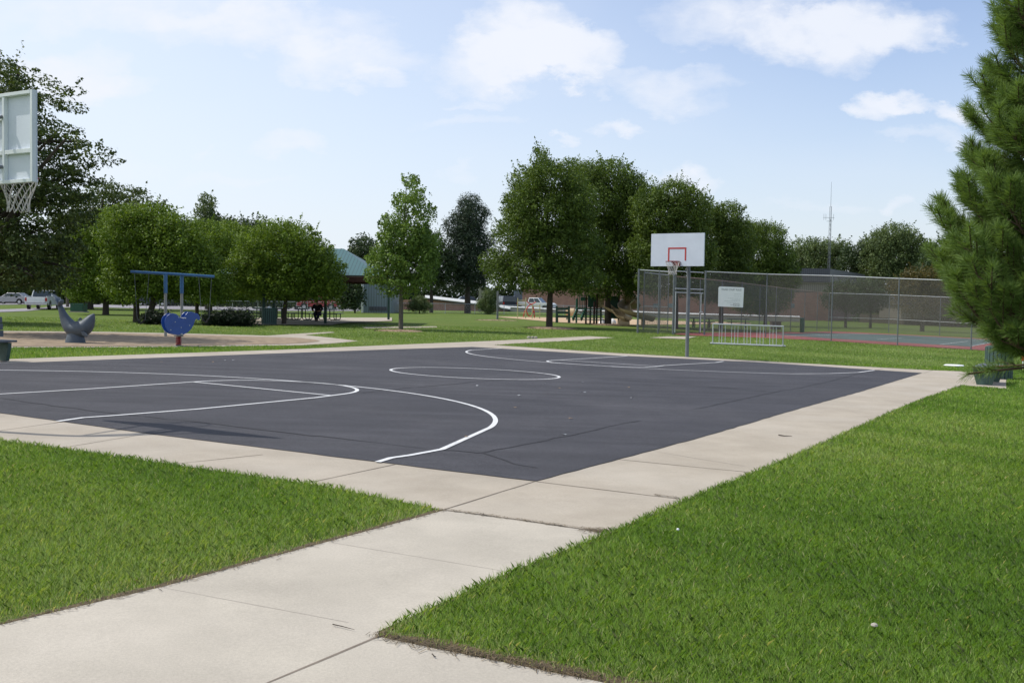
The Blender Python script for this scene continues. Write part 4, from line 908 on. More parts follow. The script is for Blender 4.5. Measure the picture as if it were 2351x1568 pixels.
# middle rails of the near fence
# low park fence
fx = [366, 420, 477, 534, 592, 650, 706, 762, 820, 890, 955, 1022, 1090, 1157, 1225, 1293, 1360, 1430, 1500, 1570, 1640, 1710, 1780, 1850, 1925, 2000]
fy = np.interp(fx, [366, 534, 835, 1100, 1380, 1640, 2000], [712, 713.8, 717.5, 720.5, 724, 728, 737])
lp = [G(a, b) for a, b in zip(fx, fy)]
fence('park_fence', 'low galvanised chain link fence running behind the whole park', 'fence', lp, [hpx((a, b), b-(22.5 if a < 1100 else 21)) for a, b in zip(fx, fy)], M['meshlow'], r=.035, rail='steel', postm='steel')

# rules sign on the fence
ga, gb_ = G(1649, 771), G(1707, 773.5); sgY = ga.y-.25
A = at(1649.5, 658.5, sgY); Bq = at(1707, 660, sgY-.3); Cq = at(1703.5, 705.5, sgY-.3); Dq = at(1646.5, 703.5, sgY)
sg = thing('rules_sign', A, 'white court rules sign with small lettering hung on the tennis fence', 'sign')
ux = (Bq-A); Wd = ux.length; ux.normalize(); uz = (A-Dq); Ht = uz.length; uz = Vector((0, 0, 1)); un = ux.cross(uz).normalized()
MB().prism([(0, -Ht), (Wd, -Ht-.02), (Wd+.03, -.03), (Wd*.97, 0), (Wd*.05, .02), (0, -.05)], (0, 0, 0), ux, uz, -un*.02).build('panel', M['sign'], sg)
fc = bpy.data.curves.new('t', 'FONT'); fc.body = 'TENNIS COURT RULES'; fc.size = .15; fc.align_x = 'CENTER'; to = bpy.data.objects.new('t', fc); COL.objects.link(to)
bpy.context.view_layer.update(); tm_ = bpy.data.meshes.new_from_object(to.evaluated_get(bpy.context.evaluated_depsgraph_get())); bpy.data.objects.remove(to); tm_.materials.clear(); tm_.materials.append(M['ink'])
wmax = max(v_.co.x for v_ in tm_.vertices)*2; sc_ = (Wd*.80)/wmax; fmat = Matrix((ux, uz, un)).transposed().to_4x4()
tm_.transform(Matrix.Translation(ux*Wd*.52+uz*-.20+un*.004) @ fmat @ Matrix.Scale(sc_, 4, (1, 0, 0)) @ Matrix.Scale(1.0, 4, (0, 1, 0)))
to = bpy.data.objects.new('heading', tm_); COL.objects.link(to); to.parent = sg
lm_ = MB(); lp_ = MB()
for j, (x0, x1, z) in enumerate(((.64, .9, .36), (.62, .93, .47), (.4, .9, .58), (.55, .88, .66), (.25, .88, .72), (.35, .86, .80), (.6, .86, .86), (.5, .88, .92), (.62, .86, .97))):
    q = x0
    while q < x1:
        w_ = random.uniform(.03, .07); (lm_ if j > 5 else lp_).prism([(q*Wd, -z*Ht), (min(q+w_, x1)*Wd, -z*Ht), (min(q+w_, x1)*Wd, -z*Ht+.022), (q*Wd, -z*Ht+.022)], un*.003, ux, uz, -un*.002); q += w_+.015
lm_.build('small_print', M['ink'], sg); lp_.build('faded_print', M['inkpale'], sg)
np_ = G(1841, 764.5); npo = thing('net_post', np_, 'thick dark green tennis net post inside the fenced court', 'net post'); MB().tube([(0, 0, 0), (0, 0, 1.06)], .16, 12).build('post', M['boxgreen'], npo, smooth=True); MB().lathe([(.18, 1.05), (.18, 1.1), (.05, 1.14)], (0, 0, 0), 12).build('cap', M['boxgreen'], npo)
q_ = G(1780, 757.5); bx_ = thing('storage_box', q_, 'brown box standing on the grass beyond the tennis court', 'box'); MB().box((0, 0, .35), (.8, .7, .62)).build('body', M['boxbrown'], bx_, bevel=.03); MB().box((0, 0, .69), (.86, .76, .05)).build('lid', M['boxbrown'], bx_, bevel=.01)
q_ = G(181, 717); bx_ = thing('utility_cabinet', q_, 'low green utility cabinet on a pale pad on the left lawn', 'utility box'); MB().box((0, 0, .03), (1.25, 1.1, .1)).build('pad', M['concrete2'], bx_); MB().box((0, 0, .38), (1.05, .9, .6)).build('body', M['boxgreen'], bx_, bevel=.03); MB().box((0, .02, .69), (1.1, .95, .05)).build('lid', M['boxgreen'], bx_, bevel=.01)
# posts and poles
q_ = G(155, 705); up = thing('utility_pole', q_, 'grey wooden utility pole beside the street, behind the whale tail', 'pole'); MB().tube([(0, 0, -.3), (0, 0, 8.5)], [.17, .13], 12).build('shaft', M['barkpale'], up, smooth=True); MB().box((0, -.15, 7.9), (2.2, .1, .12)).build('crossarm', M['barkpale'], up)
q_ = G(255, 700); tag(MB().box((0, 0, .75), (.35, .3, 1.5)).build('short_post', M['wood'], loc=q_, bevel=.03), 'short pale post at the street edge behind the left trees', 'post')
q_ = G(183, 697); tag(MB().box((0, 0, .6), (.25, .25, 1.2)).build('short_post', M['wood'], loc=q_, bevel=.03), 'short pale post across the street, right of the utility pole', 'post')
# radio mast
q_ = gnd(at(1901, 700, 200).x, 200); mt = thing('radio_mast', q_, 'thin lattice radio mast rising behind the brick hall', 'mast'); hM = at(1901, 418, 200).z-q_.z; hL = at(1901, 500, 200).z-q_.z
mb = MB(); 
for i in range(3): a = 2*math.pi*i/3+.4; mb.tube([(.3*math.cos(a), .3*math.sin(a), 0), (.2*math.cos(a), .2*math.sin(a), hL+2.2)], .035, 5)
k_ = int(hL/.9)
for j in range(k_):
    for i in range(3):
        a = 2*math.pi*i/3+.4; b = 2*math.pi*(i+1)/3+.4; r0 = .3-.1*j/k_
        mb.tube([(r0*math.cos(a), r0*math.sin(a), j*.9), (r0*math.cos(b), r0*math.sin(b), j*.9+.9)], .02, 4)
mb.build('lattice', M['greypost'], mt); MB().tube([(0, 0, hL+2), (0, 0, hM)], [.035, .02], 6).build('antenna', M['greypost'], mt)
mb = MB()
for z, w_ in ((hL, 1.9), (hL-.7, 1.0)): mb.tube([(-w_*.75, 0, z), (w_*.4, 0, z)], .03, 5)
for x in (-1.3, -.9, .6): mb.tube([(x, 0, hL-.5), (x, 0, hL+.7)], .025, 5)
mb.build('cross_arm', M['greypost'], mt)

# ================================================================== buildings
def wallbox(root, name, m, px0, px1, ptop, Y, depth, zt=None):
    a = at(px0, ptop, Y); b = at(px1, ptop, Y); o0 = root.location; zz_ = (a.z+b.z)/2-o0.z
    return MB().box(((a.x+b.x)/2-o0.x, Y+depth/2-o0.y, zz_/2-.5), (b.x-a.x, depth, zz_+1)).build(name, m, root)
Yb = 175; br = thing('brick_hall', gnd(at(1600, 700, Yb).x, Yb), 'long brick building with beige upper siding and a dark flat roof', 'building'); o0 = br.location
wallbox(br, 'brick_wing', M['brick'], 1200, 1790, 662, Yb, 16); wallbox(br, 'brick_wall', M['brick'], 1780, 1903, 671, Yb, 20)
def slabpx(nm, m, x0, x1, y0, y1, Y, d, o0, root):
    a = at(x0, y0, Y); b = at(x1, y1, Y); return MB().box(((a.x+b.x)/2-o0.x, Y+d/2-o0.y, (a.z+b.z)/2-o0.z), (b.x-a.x, d, a.z-b.z)).build(nm, m, root)
slabpx('siding_wall', M['siding'], 1780, 1903, 649, 671, Yb+.1, 19.8, o0, br); slabpx('parapet', M['darkroof'], 1776, 1905, 615, 648, Yb-.3, 20.6, o0, br); slabpx('trim', M['wood'], 1776, 1905, 647.5, 650.5, Yb-.36, 20.7, o0, br)
slabpx('parapet', M['darkroof'], 1196, 1776, 656, 663, Yb-.2, 16.4, o0, br)
# the side that falls away to the right
a = at(1905, 617, Yb-.3)-o0; b = at(1969, 633, Yb+30)-o0
sw_ = MB(); zb = at(1905, 648, Yb-.3).z-o0.z
sw_.add([(a.x, a.y, a.z), (b.x+1.5, b.y, a.z), (b.x+1.5, b.y, zb), (a.x, a.y, zb), (a.x, a.y+20, a.z), (a.x, a.y+20, zb)], [(0, 1, 2, 3), (0, 4, 1), (3, 2, 5), (1, 4, 5, 2)]); sw_.build('parapet', M['darkroof'], br)
sw_ = MB(); sw_.add([(a.x-.1, a.y+.3, zb), (b.x+1.4, b.y, zb), (b.x+1.4, b.y, -1), (a.x-.1, a.y+.3, -1), (a.x-.1, a.y+20, zb), (a.x-.1, a.y+20, -1)], [(0, 1, 2, 3), (1, 4, 5, 2)]); sw_.build('brick_wall', M['brickd'], br)
wallbox(br, 'brick_wing', M['brickd'], 1967, 2062, 672, Yb+28, 12)
for x0, x1 in ((1500, 1512), (1534, 1548), (1816, 1824)): slabpx('window', M['shed'], x0, x1, 697, 707, Yb-.1, .1, o0, br)
for x0 in (1945, 1985): pass
hs = thing('grey_house', gnd(at(2130, 700, 150).x, 150), 'low grey house beyond the hedge at the right', 'building'); slabpx('wall', M['siding'], 2070, 2330, 700, 735, 150, 9, hs.location, hs); 
a = at(2066, 699, 149.5)-hs.location; b = at(2334, 699, 149.5)-hs.location
MB().prism([(0, 0), (10, 0), (5, 1.1)], a, (0, 1, 0), (0, 0, 1), (b.x-a.x, 0, 0)).build('roof', M['darkroof'], hs)
# sloping ramp wall with a white coping
Yr = 150; rw = thing('ramp_wall', gnd(at(1000, 712, Yr).x, Yr), 'low brick wall under a bright white coping that slopes down to the right', 'wall'); o0 = rw.location
A0, A1, A2 = at(976, 678, Yr)-o0, at(1098, 692, Yr)-o0, at(1172, 704, Yr)-o0
zb = -.6
MB().prism([(at(905, 683, Yr).x-o0.x, zb), (A2.x, zb), (A2.x, A2.z-.35), (A1.x, A1.z-.55), (A0.x, A0.z-.55), (at(905, 683, Yr).x-o0.x, A0.z-.8)], (0, 0, 0), (1, 0, 0), (0, 0, 1), (0, .5, 0)).build('brick_face', M['brick'], rw)
for p, q in ((A0, A1), (A1, A2)): MB().beam(p+Vector((0, -.25, -.2)), q+Vector((0, -.25, -.2)), .62, .08, (0, -.62, .78)).build('coping', M['curb'], rw); MB().beam(p+Vector((0, -.05, -.42)), q+Vector((0, -.05, -.42)), .7, .32).build('coping_band', M['darkroof'], rw)
kb = thing('white_kerb', gnd(at(1160, 700, 150).x, 150), 'long white topped kerb wall in front of the brick building', 'kerb wall'); o0 = kb.location
kp = [(1165, 713.5), (1267, 715.5), (1353, 718), (1467, 721), (1571, 724.5), (1700, 729), (1836, 733)]; kk = [at(x_, y_, 150)-o0 for x_, y_ in ((1165, 704), (1267, 709.6), (1353, 712.8), (1467, 716), (1571, 719.8), (1700, 723.5), (1836, 727))]; kt = [.30]*7
for i in range(6):
    a, b = kk[i], kk[i+1]; MB().beam(a+Vector((0, .1, -.95)), b+Vector((0, .1, -.95)), .2, 1.5).build('kerb_face', M['concrete2'], kb); MB().beam(a, b, .24, .05, (0, -.62, .78)).build('kerb_cap', M['curb'], kb)
# storage shed
Ys = 112; sd_ = thing('storage_shed', gnd(at(870, 712, Ys).x, Ys), 'grey blue metal shed with a white corner left of the young tree', 'building'); o0 = sd_.location
slabpx('wall', M['shed'], 831, 901, 633, 719, Ys, 8, o0, sd_); slabpx('corner_trim', M['white'], 829.5, 834, 636, 719, Ys-.15, .3, o0, sd_); slabpx('roof', M['darkroof'], 826, 905, 628, 634, Ys-.4, 9, o0, sd_); slabpx('vent', M['darkroof'], 848, 888, 704, 713, Ys-.1, .12, o0, sd_)
# pale timber screen beside the conifer bush
Yp = 142; tp = thing('timber_screen', gnd(at(1102, 712, Yp).x, Yp), 'weathered pale timber screen behind the small conifer', 'screen'); o0 = tp.location
slabpx('post', M['wood'], 1099, 1104.5, 659, 716, Yp, .35, o0, tp); slabpx('post', M['wood'], 1122, 1125, 666, 716, Yp, .3, o0, tp)
for j in range(6): slabpx('board', M['wood'], 1104.5, 1122, 667+8*j, 673.5+8*j, Yp+.1, .08, o0, tp)
Yc = 160; gc = thing('grey_cabinet', gnd(at(1190, 712, Yc).x, Yc), 'tall grey metal cabinet between the dark van and the white pickup', 'cabinet'); o0 = gc.location
slabpx('body', M['shed'], 1180, 1199, 668, 716, Yc, 1.2, o0, gc); slabpx('lid', M['darkroof'], 1179, 1200, 666.5, 668.5, Yc-.05, 1.3, o0, gc); slabpx('door', M['greypost'], 1182, 1197, 672, 712, Yc-.06, .06, o0, gc)

# ================================================================== vehicles
def wheel(root, x, y, r=.36, w=.22):
    t = MB(); n = 20; 
    prof = [(r*.6, -w/2), (r*.92, -w/2), (r, -w*.32), (r, w*.32), (r*.92, w/2), (r*.6, w/2)]
    t.lathe([(a, b) for a, b in prof], (0, 0, 0), n); o = t.build('wheel', M['rubber'], root, smooth=True); o.location = (x, y, r); o.rotation_euler = (R(90), 0, 0)
    h = MB().lathe([(.02, -w/2-.01), (r*.58, -w/2-.01), (r*.6, 0), (r*.58, w/2+.01), (.02, w/2+.01)], (0, 0, 0), 16).build('rim', M['chrome'], o, smooth=True)
def taper_cabin(root, prof_low, prof_top, wl, wt, zl, zt_, m):
    """greenhouse: x ranges at the belt and at the roof"""
    (a0, a1), (b0, b1) = prof_low, prof_top
    v_ = [(a0, -wl, zl), (a1, -wl, zl), (a1, wl, zl), (a0, wl, zl), (b0, -wt, zt_), (b1, -wt, zt_), (b1, wt, zt_), (b0, wt, zt_)]
    MB().add(v_, [(0, 3, 2, 1), (4, 5, 6, 7), (0, 1, 5, 4), (1, 2, 6, 5), (2, 3, 7, 6), (3, 0, 4, 7)]).build('cabin', m, root, bevel=.06)
    def pane(i, j, k, l, s=.12, e=.012):
        q = [Vector(v_[n]) for n in (i, j, k, l)]; c = sum(q, Vector())/4; nn = (q[1]-q[0]).cross(q[2]-q[0]).normalized(); w = [p+(c-p)*s+nn*e for p in q]; return w
    g = []
    for f in ((1, 2, 6, 5), (3, 0, 4, 7)): g.append(pane(*f))
    for f in ((0, 1, 5, 4), (2, 3, 7, 6)):
        q = [Vector(v_[n]) for n in f]
        for s0, s1 in ((.07, .48), (.52, .93)):
            lo0, lo1 = q[0].lerp(q[1], s0), q[0].lerp(q[1], s1); hi0, hi1 = q[3].lerp(q[2], s0), q[3].lerp(q[2], s1); nn = (q[1]-q[0]).cross(q[2]-q[0]).normalized()*.012
            g.append([lo0.lerp(hi0, .1)+nn, lo1.lerp(hi1, .1)+nn, lo1.lerp(hi1, .88)+nn, lo0.lerp(hi0, .88)+nn])
    for w in g:
        mb = MB(); n_ = (w[1]-w[0]).cross(w[2]-w[0]).normalized()*-.01; mb.add(w+[p+n_ for p in w], [(0, 1, 2, 3), (7, 6, 5, 4), (0, 4, 5, 1), (1, 5, 6, 2), (2, 6, 7, 3), (3, 7, 4, 0)]); mb.build('window', M['glass'], root)
def side_arch(prof, L): return prof
def vehicle(kind, loc, rz, label, paint, name=None, s=1.0):
    root = thing(name or {'pickup': 'pickup_truck', 'sedan': 'parked_car', 'suv': 'parked_van'}[kind], loc, label, {'pickup': 'pickup truck', 'sedan': 'car', 'suv': 'van'}[kind], 'vehicles along the street', rz)
    # x forward, origin under the middle
    W2 = .95 if kind != 'sedan' else .88
    if kind == 'pickup':
        prof = [(-2.7, .62), (-2.72, 1.12), (2.35, 1.12), (2.62, .98), (2.7, .55), (2.2, .45)]
        arch = lambda cx: [(cx+.46*math.cos(a), .42+.46*math.sin(a)) for a in np.linspace(0, math.pi, 8)]
    elif kind == 'suv':
        prof = [(-2.2, .5), (-2.25, 1.05), (1.1, 1.12), (2.1, 1.0), (2.25, .5)]; arch = lambda cx: [(cx+.42*math.cos(a), .38+.42*math.sin(a)) for a in np.linspace(0, math.pi, 8)]
    else:
        prof = [(-2.35, .45), (-2.4, .82), (-2.0, .95), (1.0, .95), (2.2, .78), (2.4, .6), (2.38, .4)]; arch = lambda cx: [(cx+.38*math.cos(a), .33+.38*math.sin(a)) for a in np.linspace(0, math.pi, 8)]
    wb_ = {'pickup': (1.75, -1.65), 'suv': (1.4, -1.35), 'sedan': (1.5, -1.35)}[kind]; zb_ = .42 if kind != 'sedan' else .28
    out_ = prof+[(wb_[0]+.5, zb_)]+[p for p in arch(wb_[0]) if p[1] > zb_]+[(wb_[0]-.5, zb_), (wb_[1]+.5, zb_)]+[p for p in arch(wb_[1]) if p[1] > zb_]+[(wb_[1]-.5, zb_)]
    MB().prism(out_, (0, W2, 0), (1, 0, 0), (0, 0, 1), (0, -2*W2, 0)).build('body', paint, root, bevel=.04)
    if kind == 'pickup':
        taper_cabin(root, (-.55, 1.35), (-.4, .75), W2-.03, W2-.16, 1.12, 1.74, paint)
        MB().box((-1.65, 0, 1.124), (1.9, 1.6, .02)).build('bed_floor', M['rubber'], root)
        for y in (-1, 1): MB().box((-1.65, y*.88, 1.17), (2.1, .1, .08)).build('bed_rail', paint, root, bevel=.02)
        MB().box((-2.76, 0, .86), (.05, 1.5, .46)).build('tailgate', paint, root, bevel=.02)
    elif kind == 'suv': taper_cabin(root, (-2.2, 1.1), (-2.05, .5), W2-.03, W2-.14, 1.08, 1.78, paint)
    else: taper_cabin(root, (-1.9, 1.0), (-1.25, .25), W2-.05, W2-.22, .94, 1.42, paint)
    xe = {'pickup': 2.74, 'suv': 2.28, 'sedan': 2.42}[kind]
    for sx in (-1, 1): MB().box((sx*xe, 0, .52 if kind != 'sedan' else .42), (.12, 2*W2*.98, .18)).build('bumper', M['chrome'] if kind == 'pickup' else M['rubber'], root, bevel=.03)
    for y in (-1, 1):
        MB().box((-xe+.0, y*(W2-.12), .92 if kind != 'sedan' else .72), (.08, .16, .3 if kind != 'sedan' else .14)).build('taillight', M['amber'], root, bevel=.01)
        MB().box((xe-.06, y*(W2-.2), .78 if kind != 'sedan' else .62), (.1, .3, .16)).build('headlight', M['chrome'], root, bevel=.02)
    for x in wb_:
        for y in (-1, 1): wheel(root, x, y*(W2-.10), .38 if kind != 'sedan' else .32)
    root.scale = (s, s, s); return root
vehicle('pickup', G(100, 710.5), R(102), 'white pickup truck seen from behind, driving away on the street at the left', M['white'])
vehicle('sedan', G(28, 698.5), R(178), 'silver grey car parked across the street left of the white pickup', M['silver'])
vehicle('sedan', G(352, 703), R(0), 'dark blue car on the street, half hidden behind the swing posts', M['cardark'])
vehicle('pickup', G(733, 711.5), R(180), 'red pickup truck parked behind the shelter tables', M['carred'])
vehicle('suv', gnd(at(1161, 700, 158).x, 158), R(105), 'dark boxy van parked behind the small conifer', M['cardark'], s=1.3)
vehicle('pickup', gnd(at(1226, 700, 158).x, 158), R(-20), 'white pickup truck half hidden by the biggest tree', M['white'], s=1.25)
vehicle('sedan', gnd(at(1078, 700, 160).x, 160)+Vector((0, 0, .75)), R(10), 'dark blue car behind the ramp wall, beside the tall pine', M['cardark'])

# ================================================================== play area on the right
zP = lambda x, y: ((1380+x/7.347)/1.10591, (700+y/7.347)/1.10591)
def P3(x, y, Y): return at(*zP(x, y), Y)
Yq = 77.
ps0 = gnd(P3(1000, 830, Yq).x, Yq); pr = thing('play_structure', ps0, 'green and brown climbing structure with two tan slides', 'play structure')
def loc3(x, y, Y=Yq): return P3(x, y, Y)-ps0
for x, yt, m_, yo in ((800, 330, 'playbrown', 0), (950, 480, 'playbrown', -.5), (1000, 330, 'playbrown', 0), (1075, 500, 'playbrown', 1.4), (878, 500, 'playbrown', 1.6), (620, 430, 'playgreen', 1.2), (1410, 330, 'playbrown', .3), (1260, 380, 'playbrown', 1.2)):
    t = loc3(x, yt, Yq+yo); MB().tube([(t.x, t.y, -.15), (t.x, t.y, t.z)], .075, 10).build('post', M[m_], pr, smooth=True)
def panel(x0, x1, y0, y1, m_, nm, yo=0, holes=False):
    a = loc3(x0, y0, Yq+yo); b = loc3(x1, y1, Yq+yo); mb = MB()
    if holes:
        for i in range(6): x = a.x+(b.x-a.x)*i/5; mb.box((x, a.y, (a.z+b.z)/2), (.05, .05, a.z-b.z))
        mb.box(((a.x+b.x)/2, a.y, a.z), (b.x-a.x+.1, .06, .07)); mb.box(((a.x+b.x)/2, a.y, b.z), (b.x-a.x+.1, .06, .07))
    else: mb.box(((a.x+b.x)/2, a.y, (a.z+b.z)/2), (b.x-a.x, .06, a.z-b.z))
    return mb.build(nm, M[m_], pr, bevel=0 if holes else .02)
panel(640, 790, 370, 610, 'playgreen', 'guard_panel', .2, True); panel(830, 990, 360, 590, 'playgreen', 'guard_panel', 1.0, False); panel(1240, 1400, 380, 800, 'playgreen', 'climbing_panel', .6)
panel(1010, 1130, 350, 600, 'tan', 'guard_panel', .1); panel(690, 780, 400, 470, 'playgreen', 'roof_panel', -.1)
a, b = loc3(630, 605, Yq), loc3(1130, 625, Yq+1.6); MB().box(((a.x+b.x)/2, .8, b.z), (b.x-a.x, 2.0, .1)).build('deck', M['playgreen'], pr)
for j in range(5): a = loc3(560+26*j*.6, 815-42*j, Yq-.9+.22*j); MB().box((a.x+1.1, a.y, a.z), (2.4-.25*j, .3, .07)).build('step', M['playgreen'], pr)
for x in (545, 700): a = loc3(x, 815, Yq-1.0); b = loc3(x+90, 620, Yq); MB().beam(a, b, .08, .3).build('stringer', M['playgreen'], pr)
def trough(path, w, name, m_='tan', n=10):
    mb = MB(); P_ = spline(path, 6); k = len(P_)
    for i, p in enumerate(P_):
        t = (P_[min(i+1, k-1)]-P_[max(i-1, 0)]).normalized(); s_ = t.cross(Vector((0, 0, 1))).normalized(); u_ = s_.cross(t)
        for q in (1, .86):
            for j in range(n+1): an = math.pi+math.pi*j/n; mb.v.append(tuple(p+s_*math.cos(an)*w*q+u_*(math.sin(an)*w*q*.8+.18)))
    c = 2*(n+1)
    for i in range(k-1):
        for j in range(n): mb.f.append((i*c+j, i*c+j+1, (i+1)*c+j+1, (i+1)*c+j)); mb.f.append((i*c+n+1+j, (i+1)*c+n+1+j, (i+1)*c+n+2+j, i*c+n+2+j))
        for j in (0, n): mb.f.append((i*c+j, (i+1)*c+j, (i+1)*c+n+1+j, i*c+n+1+j))
    return mb.build(name, M[m_], pr, smooth=True)
trough([loc3(1150, 560, Yq), loc3(1230, 630, Yq-.6), loc3(1360, 690, Yq-1.2), loc3(1450, 780, Yq-1.9), loc3(1580, 815, Yq-2.6)], .40, 'straight_slide')
trough([loc3(1640, 455, Yq+.9), loc3(1560, 500, Yq-.1), loc3(1500, 570, Yq-.9), loc3(1530, 650, Yq-1.6), loc3(1660, 710, Yq-1.9), loc3(1850, 765, Yq-1.7), loc3(2040, 810, Yq-1.5)], .48, 'spiral_slide')
a = loc3(1670, 450, Yq+.7); MB().tube(spline([(a.x-.6, a.y+.3, a.z+.25), (a.x, a.y, a.z), (a.x+.15, a.y-.35, a.z-.5)], 5), .42, 14).build('slide_hood', M['tan'], pr, smooth=True)
a = loc3(1860, 830, Yq-1.2); MB().tube([(a.x, a.y, -.1), (a.x, a.y, .5)], .15, 8).build('slide_support', M['tan'], pr); a = loc3(1500, 840, Yq-2.2); MB().tube([(a.x-.4, a.y, .15), (a.x+.4, a.y, .15)], .28, 10).build('slide_foot', M['tan'], pr, smooth=True)
# pale yellow bar climber with a small rope net
c0 = G(1191, 731); zQ = lambda x, y: ((1180+x/10.69)/1.10591, (720+y/10.69)/1.10591); yc_ = thing('bar_climber', c0, 'pale yellow tubular bar climber at the left of the play area', 'climbing frame')
Lq = lambda x, y, Y=c0.y: at(*zQ(x, y), Y)-c0
for i, (x, yt) in enumerate(((1440, 390), (1660, 380), (1835, 560), (2040, 570))): t = Lq(x, yt); MB().tube([(t.x, t.y, -.1), (t.x, t.y, t.z)], .045, 7).build('post', M['yellow'], yc_, smooth=True)
for x0, x1, y in ((1440, 1660, 460), (1440, 1660, 575), (1500, 1660, 800), (1835, 2040, 610), (1835, 2040, 720), (1880, 2040, 835)): a, b = Lq(x0, y), Lq(x1, y); MB().tube([a, b], .032, 6).build('bar', M['yellow'], yc_)
for pts in (((1590, 910), (1640, 740), (1800, 560), (1880, 740), (1890, 930)), ((1660, 700), (1720, 860), (1810, 880), (1870, 720)), ((1680, 480), (1800, 560), (1930, 500))): MB().tube(spline([Lq(x, y, c0.y+.5) for x, y in pts], 4), .05, 6).build('climbing_loop', M['red'], yc_, smooth=True)
c1 = G(1142, 733); tag(MB().tube([(0, 0, -.1), (0, 0, (733-668)*c1.y/FPX)], .09, 8).build('sign_post', M['greypost'], loc=c1, smooth=True), 'thin grey post at the left tip of the sandy play area', 'post')
c2 = G(1291, 741.5); pb_ = thing('park_bench', c2, 'green bench with a tall plank back facing the play area', 'bench')
for x in (-.45, .5): MB().beam((x, 0, -.02), (x, .06, 1.3), .16, .12).build('leg', M['slat'], pb_); MB().beam((x+.1, .5, 0), (x+.05, .1, .75), .12, .12).build('leg', M['slat'], pb_)
for z in (.5, .8, 1.1): MB().box((.02, .04, z), (1.1, .05, .18)).build('back_plank', M['slat'], pb_)
MB().box((.02, .4, .46), (1.2, .4, .05)).build('seat', M['slat'], pb_)
c3 = G(*zP(1090, 895)); tag(MB().lathe([(.3, 0), (.2, .2), (.08, .42), (.02, .48)], (0, 0, 0), 10).build('white_play_cone', M['sign'], loc=c3, smooth=True), 'small white cone shaped toy left of the dark trunk by the slides', 'play toy')
c3 = G(*zP(1290, 900)); tag(MB().lathe([(.3, 0), (.28, .18), (.17, .34), (.03, .42)], (0, 0, 0), 10).build('white_play_dome', M['sign'], loc=c3, smooth=True), 'small white dome shaped toy right of the dark trunk by the slides', 'play toy')
c3 = G(*zP(500, 830)); rr_ = thing('rolling_drum', c3, 'tan rolling drum toy behind the green play bench', 'play toy'); zc3 = P3(500, 680, c3.y).z-c3.z; MB().tube([(-.35, .2, zc3), (.35, 0, zc3)], .36, 14).build('drum', M['tan'], rr_, smooth=True); MB().tube([(-.3, .2, 0), (-.3, .2, zc3)], .06, 6).build('leg', M['playgreen'], rr_); MB().tube([(.3, 0, 0), (.3, 0, zc3)], .06, 6).build('leg', M['playgreen'], rr_)

# ================================================================== planting
mulch(916, 760.5, 1.2, 'pale mulch bed round the young tree in the middle lawn'); mulch(1266, 754.5, 1.5, 'dark mulch bed round the biggest tree', .1); mulch(1402, 747, 1.45, 'brown mulch bed round the second big tree', .1); mulch(1140, 735.5, 1.7, 'thin pale mulch patch by the tip of the play area', .03)
GB = 'round broad trees round the tennis court'; GS = 'round trees on the left lawn'; GF = 'distant trees behind the street'; GR = 'distant trees on the right skyline'
tree('young_linden_tree', 'young upright tree with bright leaves standing alone mid lawn', 'tree', (920, 757),
     [(945, 424, 16, 22), (962, 452, 16, 16), (935, 472, 30, 28), (974, 490, 22, 22), (905, 520, 30, 26), (930, 550, 60, 45), (975, 560, 35, 40), (900, 600, 52, 38), (950, 610, 55, 45), (865, 632, 28, 18), (920, 655, 48, 26), (970, 645, 22, 22)], 'leaf_lime', .13, 24, 11, .30, .13, 'barkpale', ragged=1.35, fork=.45, layers=5, wide=1.02)
tree('big_pear_tree', 'biggest dark green tree, left of the far hoop', 'tree', (1261, 752),
     [(1242, 366, 15, 24), (1210, 418, 38, 30), (1255, 412, 38, 36), (1305, 402, 34, 28), (1200, 470, 38, 42), (1250, 500, 80, 60), (1320, 470, 50, 55), (1190, 540, 52, 40), (1285, 575, 95, 60), (1140, 603, 34, 26), (1215, 615, 75, 38), (1310, 635, 70, 32), (1150, 640, 26, 16), (1240, 655, 60, 16)], 'leaf_pear', .135, 26, 10.5, .42, .22, group=GB, ragged=.8, nbr=34)
tree('big_pear_tree', 'second big tree with a short dark trunk beside the slides', 'tree', (1395, 746),
     [(1345, 410, 42, 34), (1400, 410, 45, 34), (1450, 440, 30, 35), (1380, 470, 80, 55), (1440, 510, 50, 50), (1350, 550, 70, 60), (1420, 590, 70, 55), (1380, 650, 90, 34), (1460, 630, 45, 40), (1475, 470, 36, 36), (1485, 550, 44, 44), (1490, 620, 40, 36)], 'leaf_pear', .15, 24, 8, .48, .26, group=GB, ragged=.7)
tree('broad_tree', 'broad dark tree directly behind the far backboard', 'tree', (1550, 755),
     [(1492, 462, 32, 28), (1550, 448, 42, 32), (1595, 470, 28, 28), (1510, 500, 55, 45), (1575, 520, 50, 50), (1530, 580, 80, 55), (1600, 590, 40, 50), (1520, 650, 50, 28), (1590, 655, 50, 22)], 'leaf_pear', .14, 24, 9, .45, .22, group=GB, ragged=.8)
tree('broad_tree', 'broad dark tree right of the backboard, behind the fence', 'tree', (1655, 755),
     [(1625, 500, 34, 30), (1670, 500, 36, 32), (1640, 545, 55, 45), (1690, 560, 40, 50), (1640, 610, 60, 50), (1690, 640, 40, 40), (1640, 670, 50, 22)], 'leaf_pear', .14, 24, 9, .45, .2, group=GB, ragged=.8)
tree('broad_tree', 'rightmost of the row of round dark trees, over the rules sign', 'tree', (1757, 748),
     [(1715, 535, 36, 28), (1760, 545, 36, 32), (1735, 590, 60, 45), (1790, 595, 30, 38), (1715, 640, 60, 42), (1780, 650, 48, 38), (1745, 690, 68, 30), (1810, 630, 22, 22)], 'leaf_pear', .15, 24, 8.5, .48, .2, group=GB, ragged=.8)
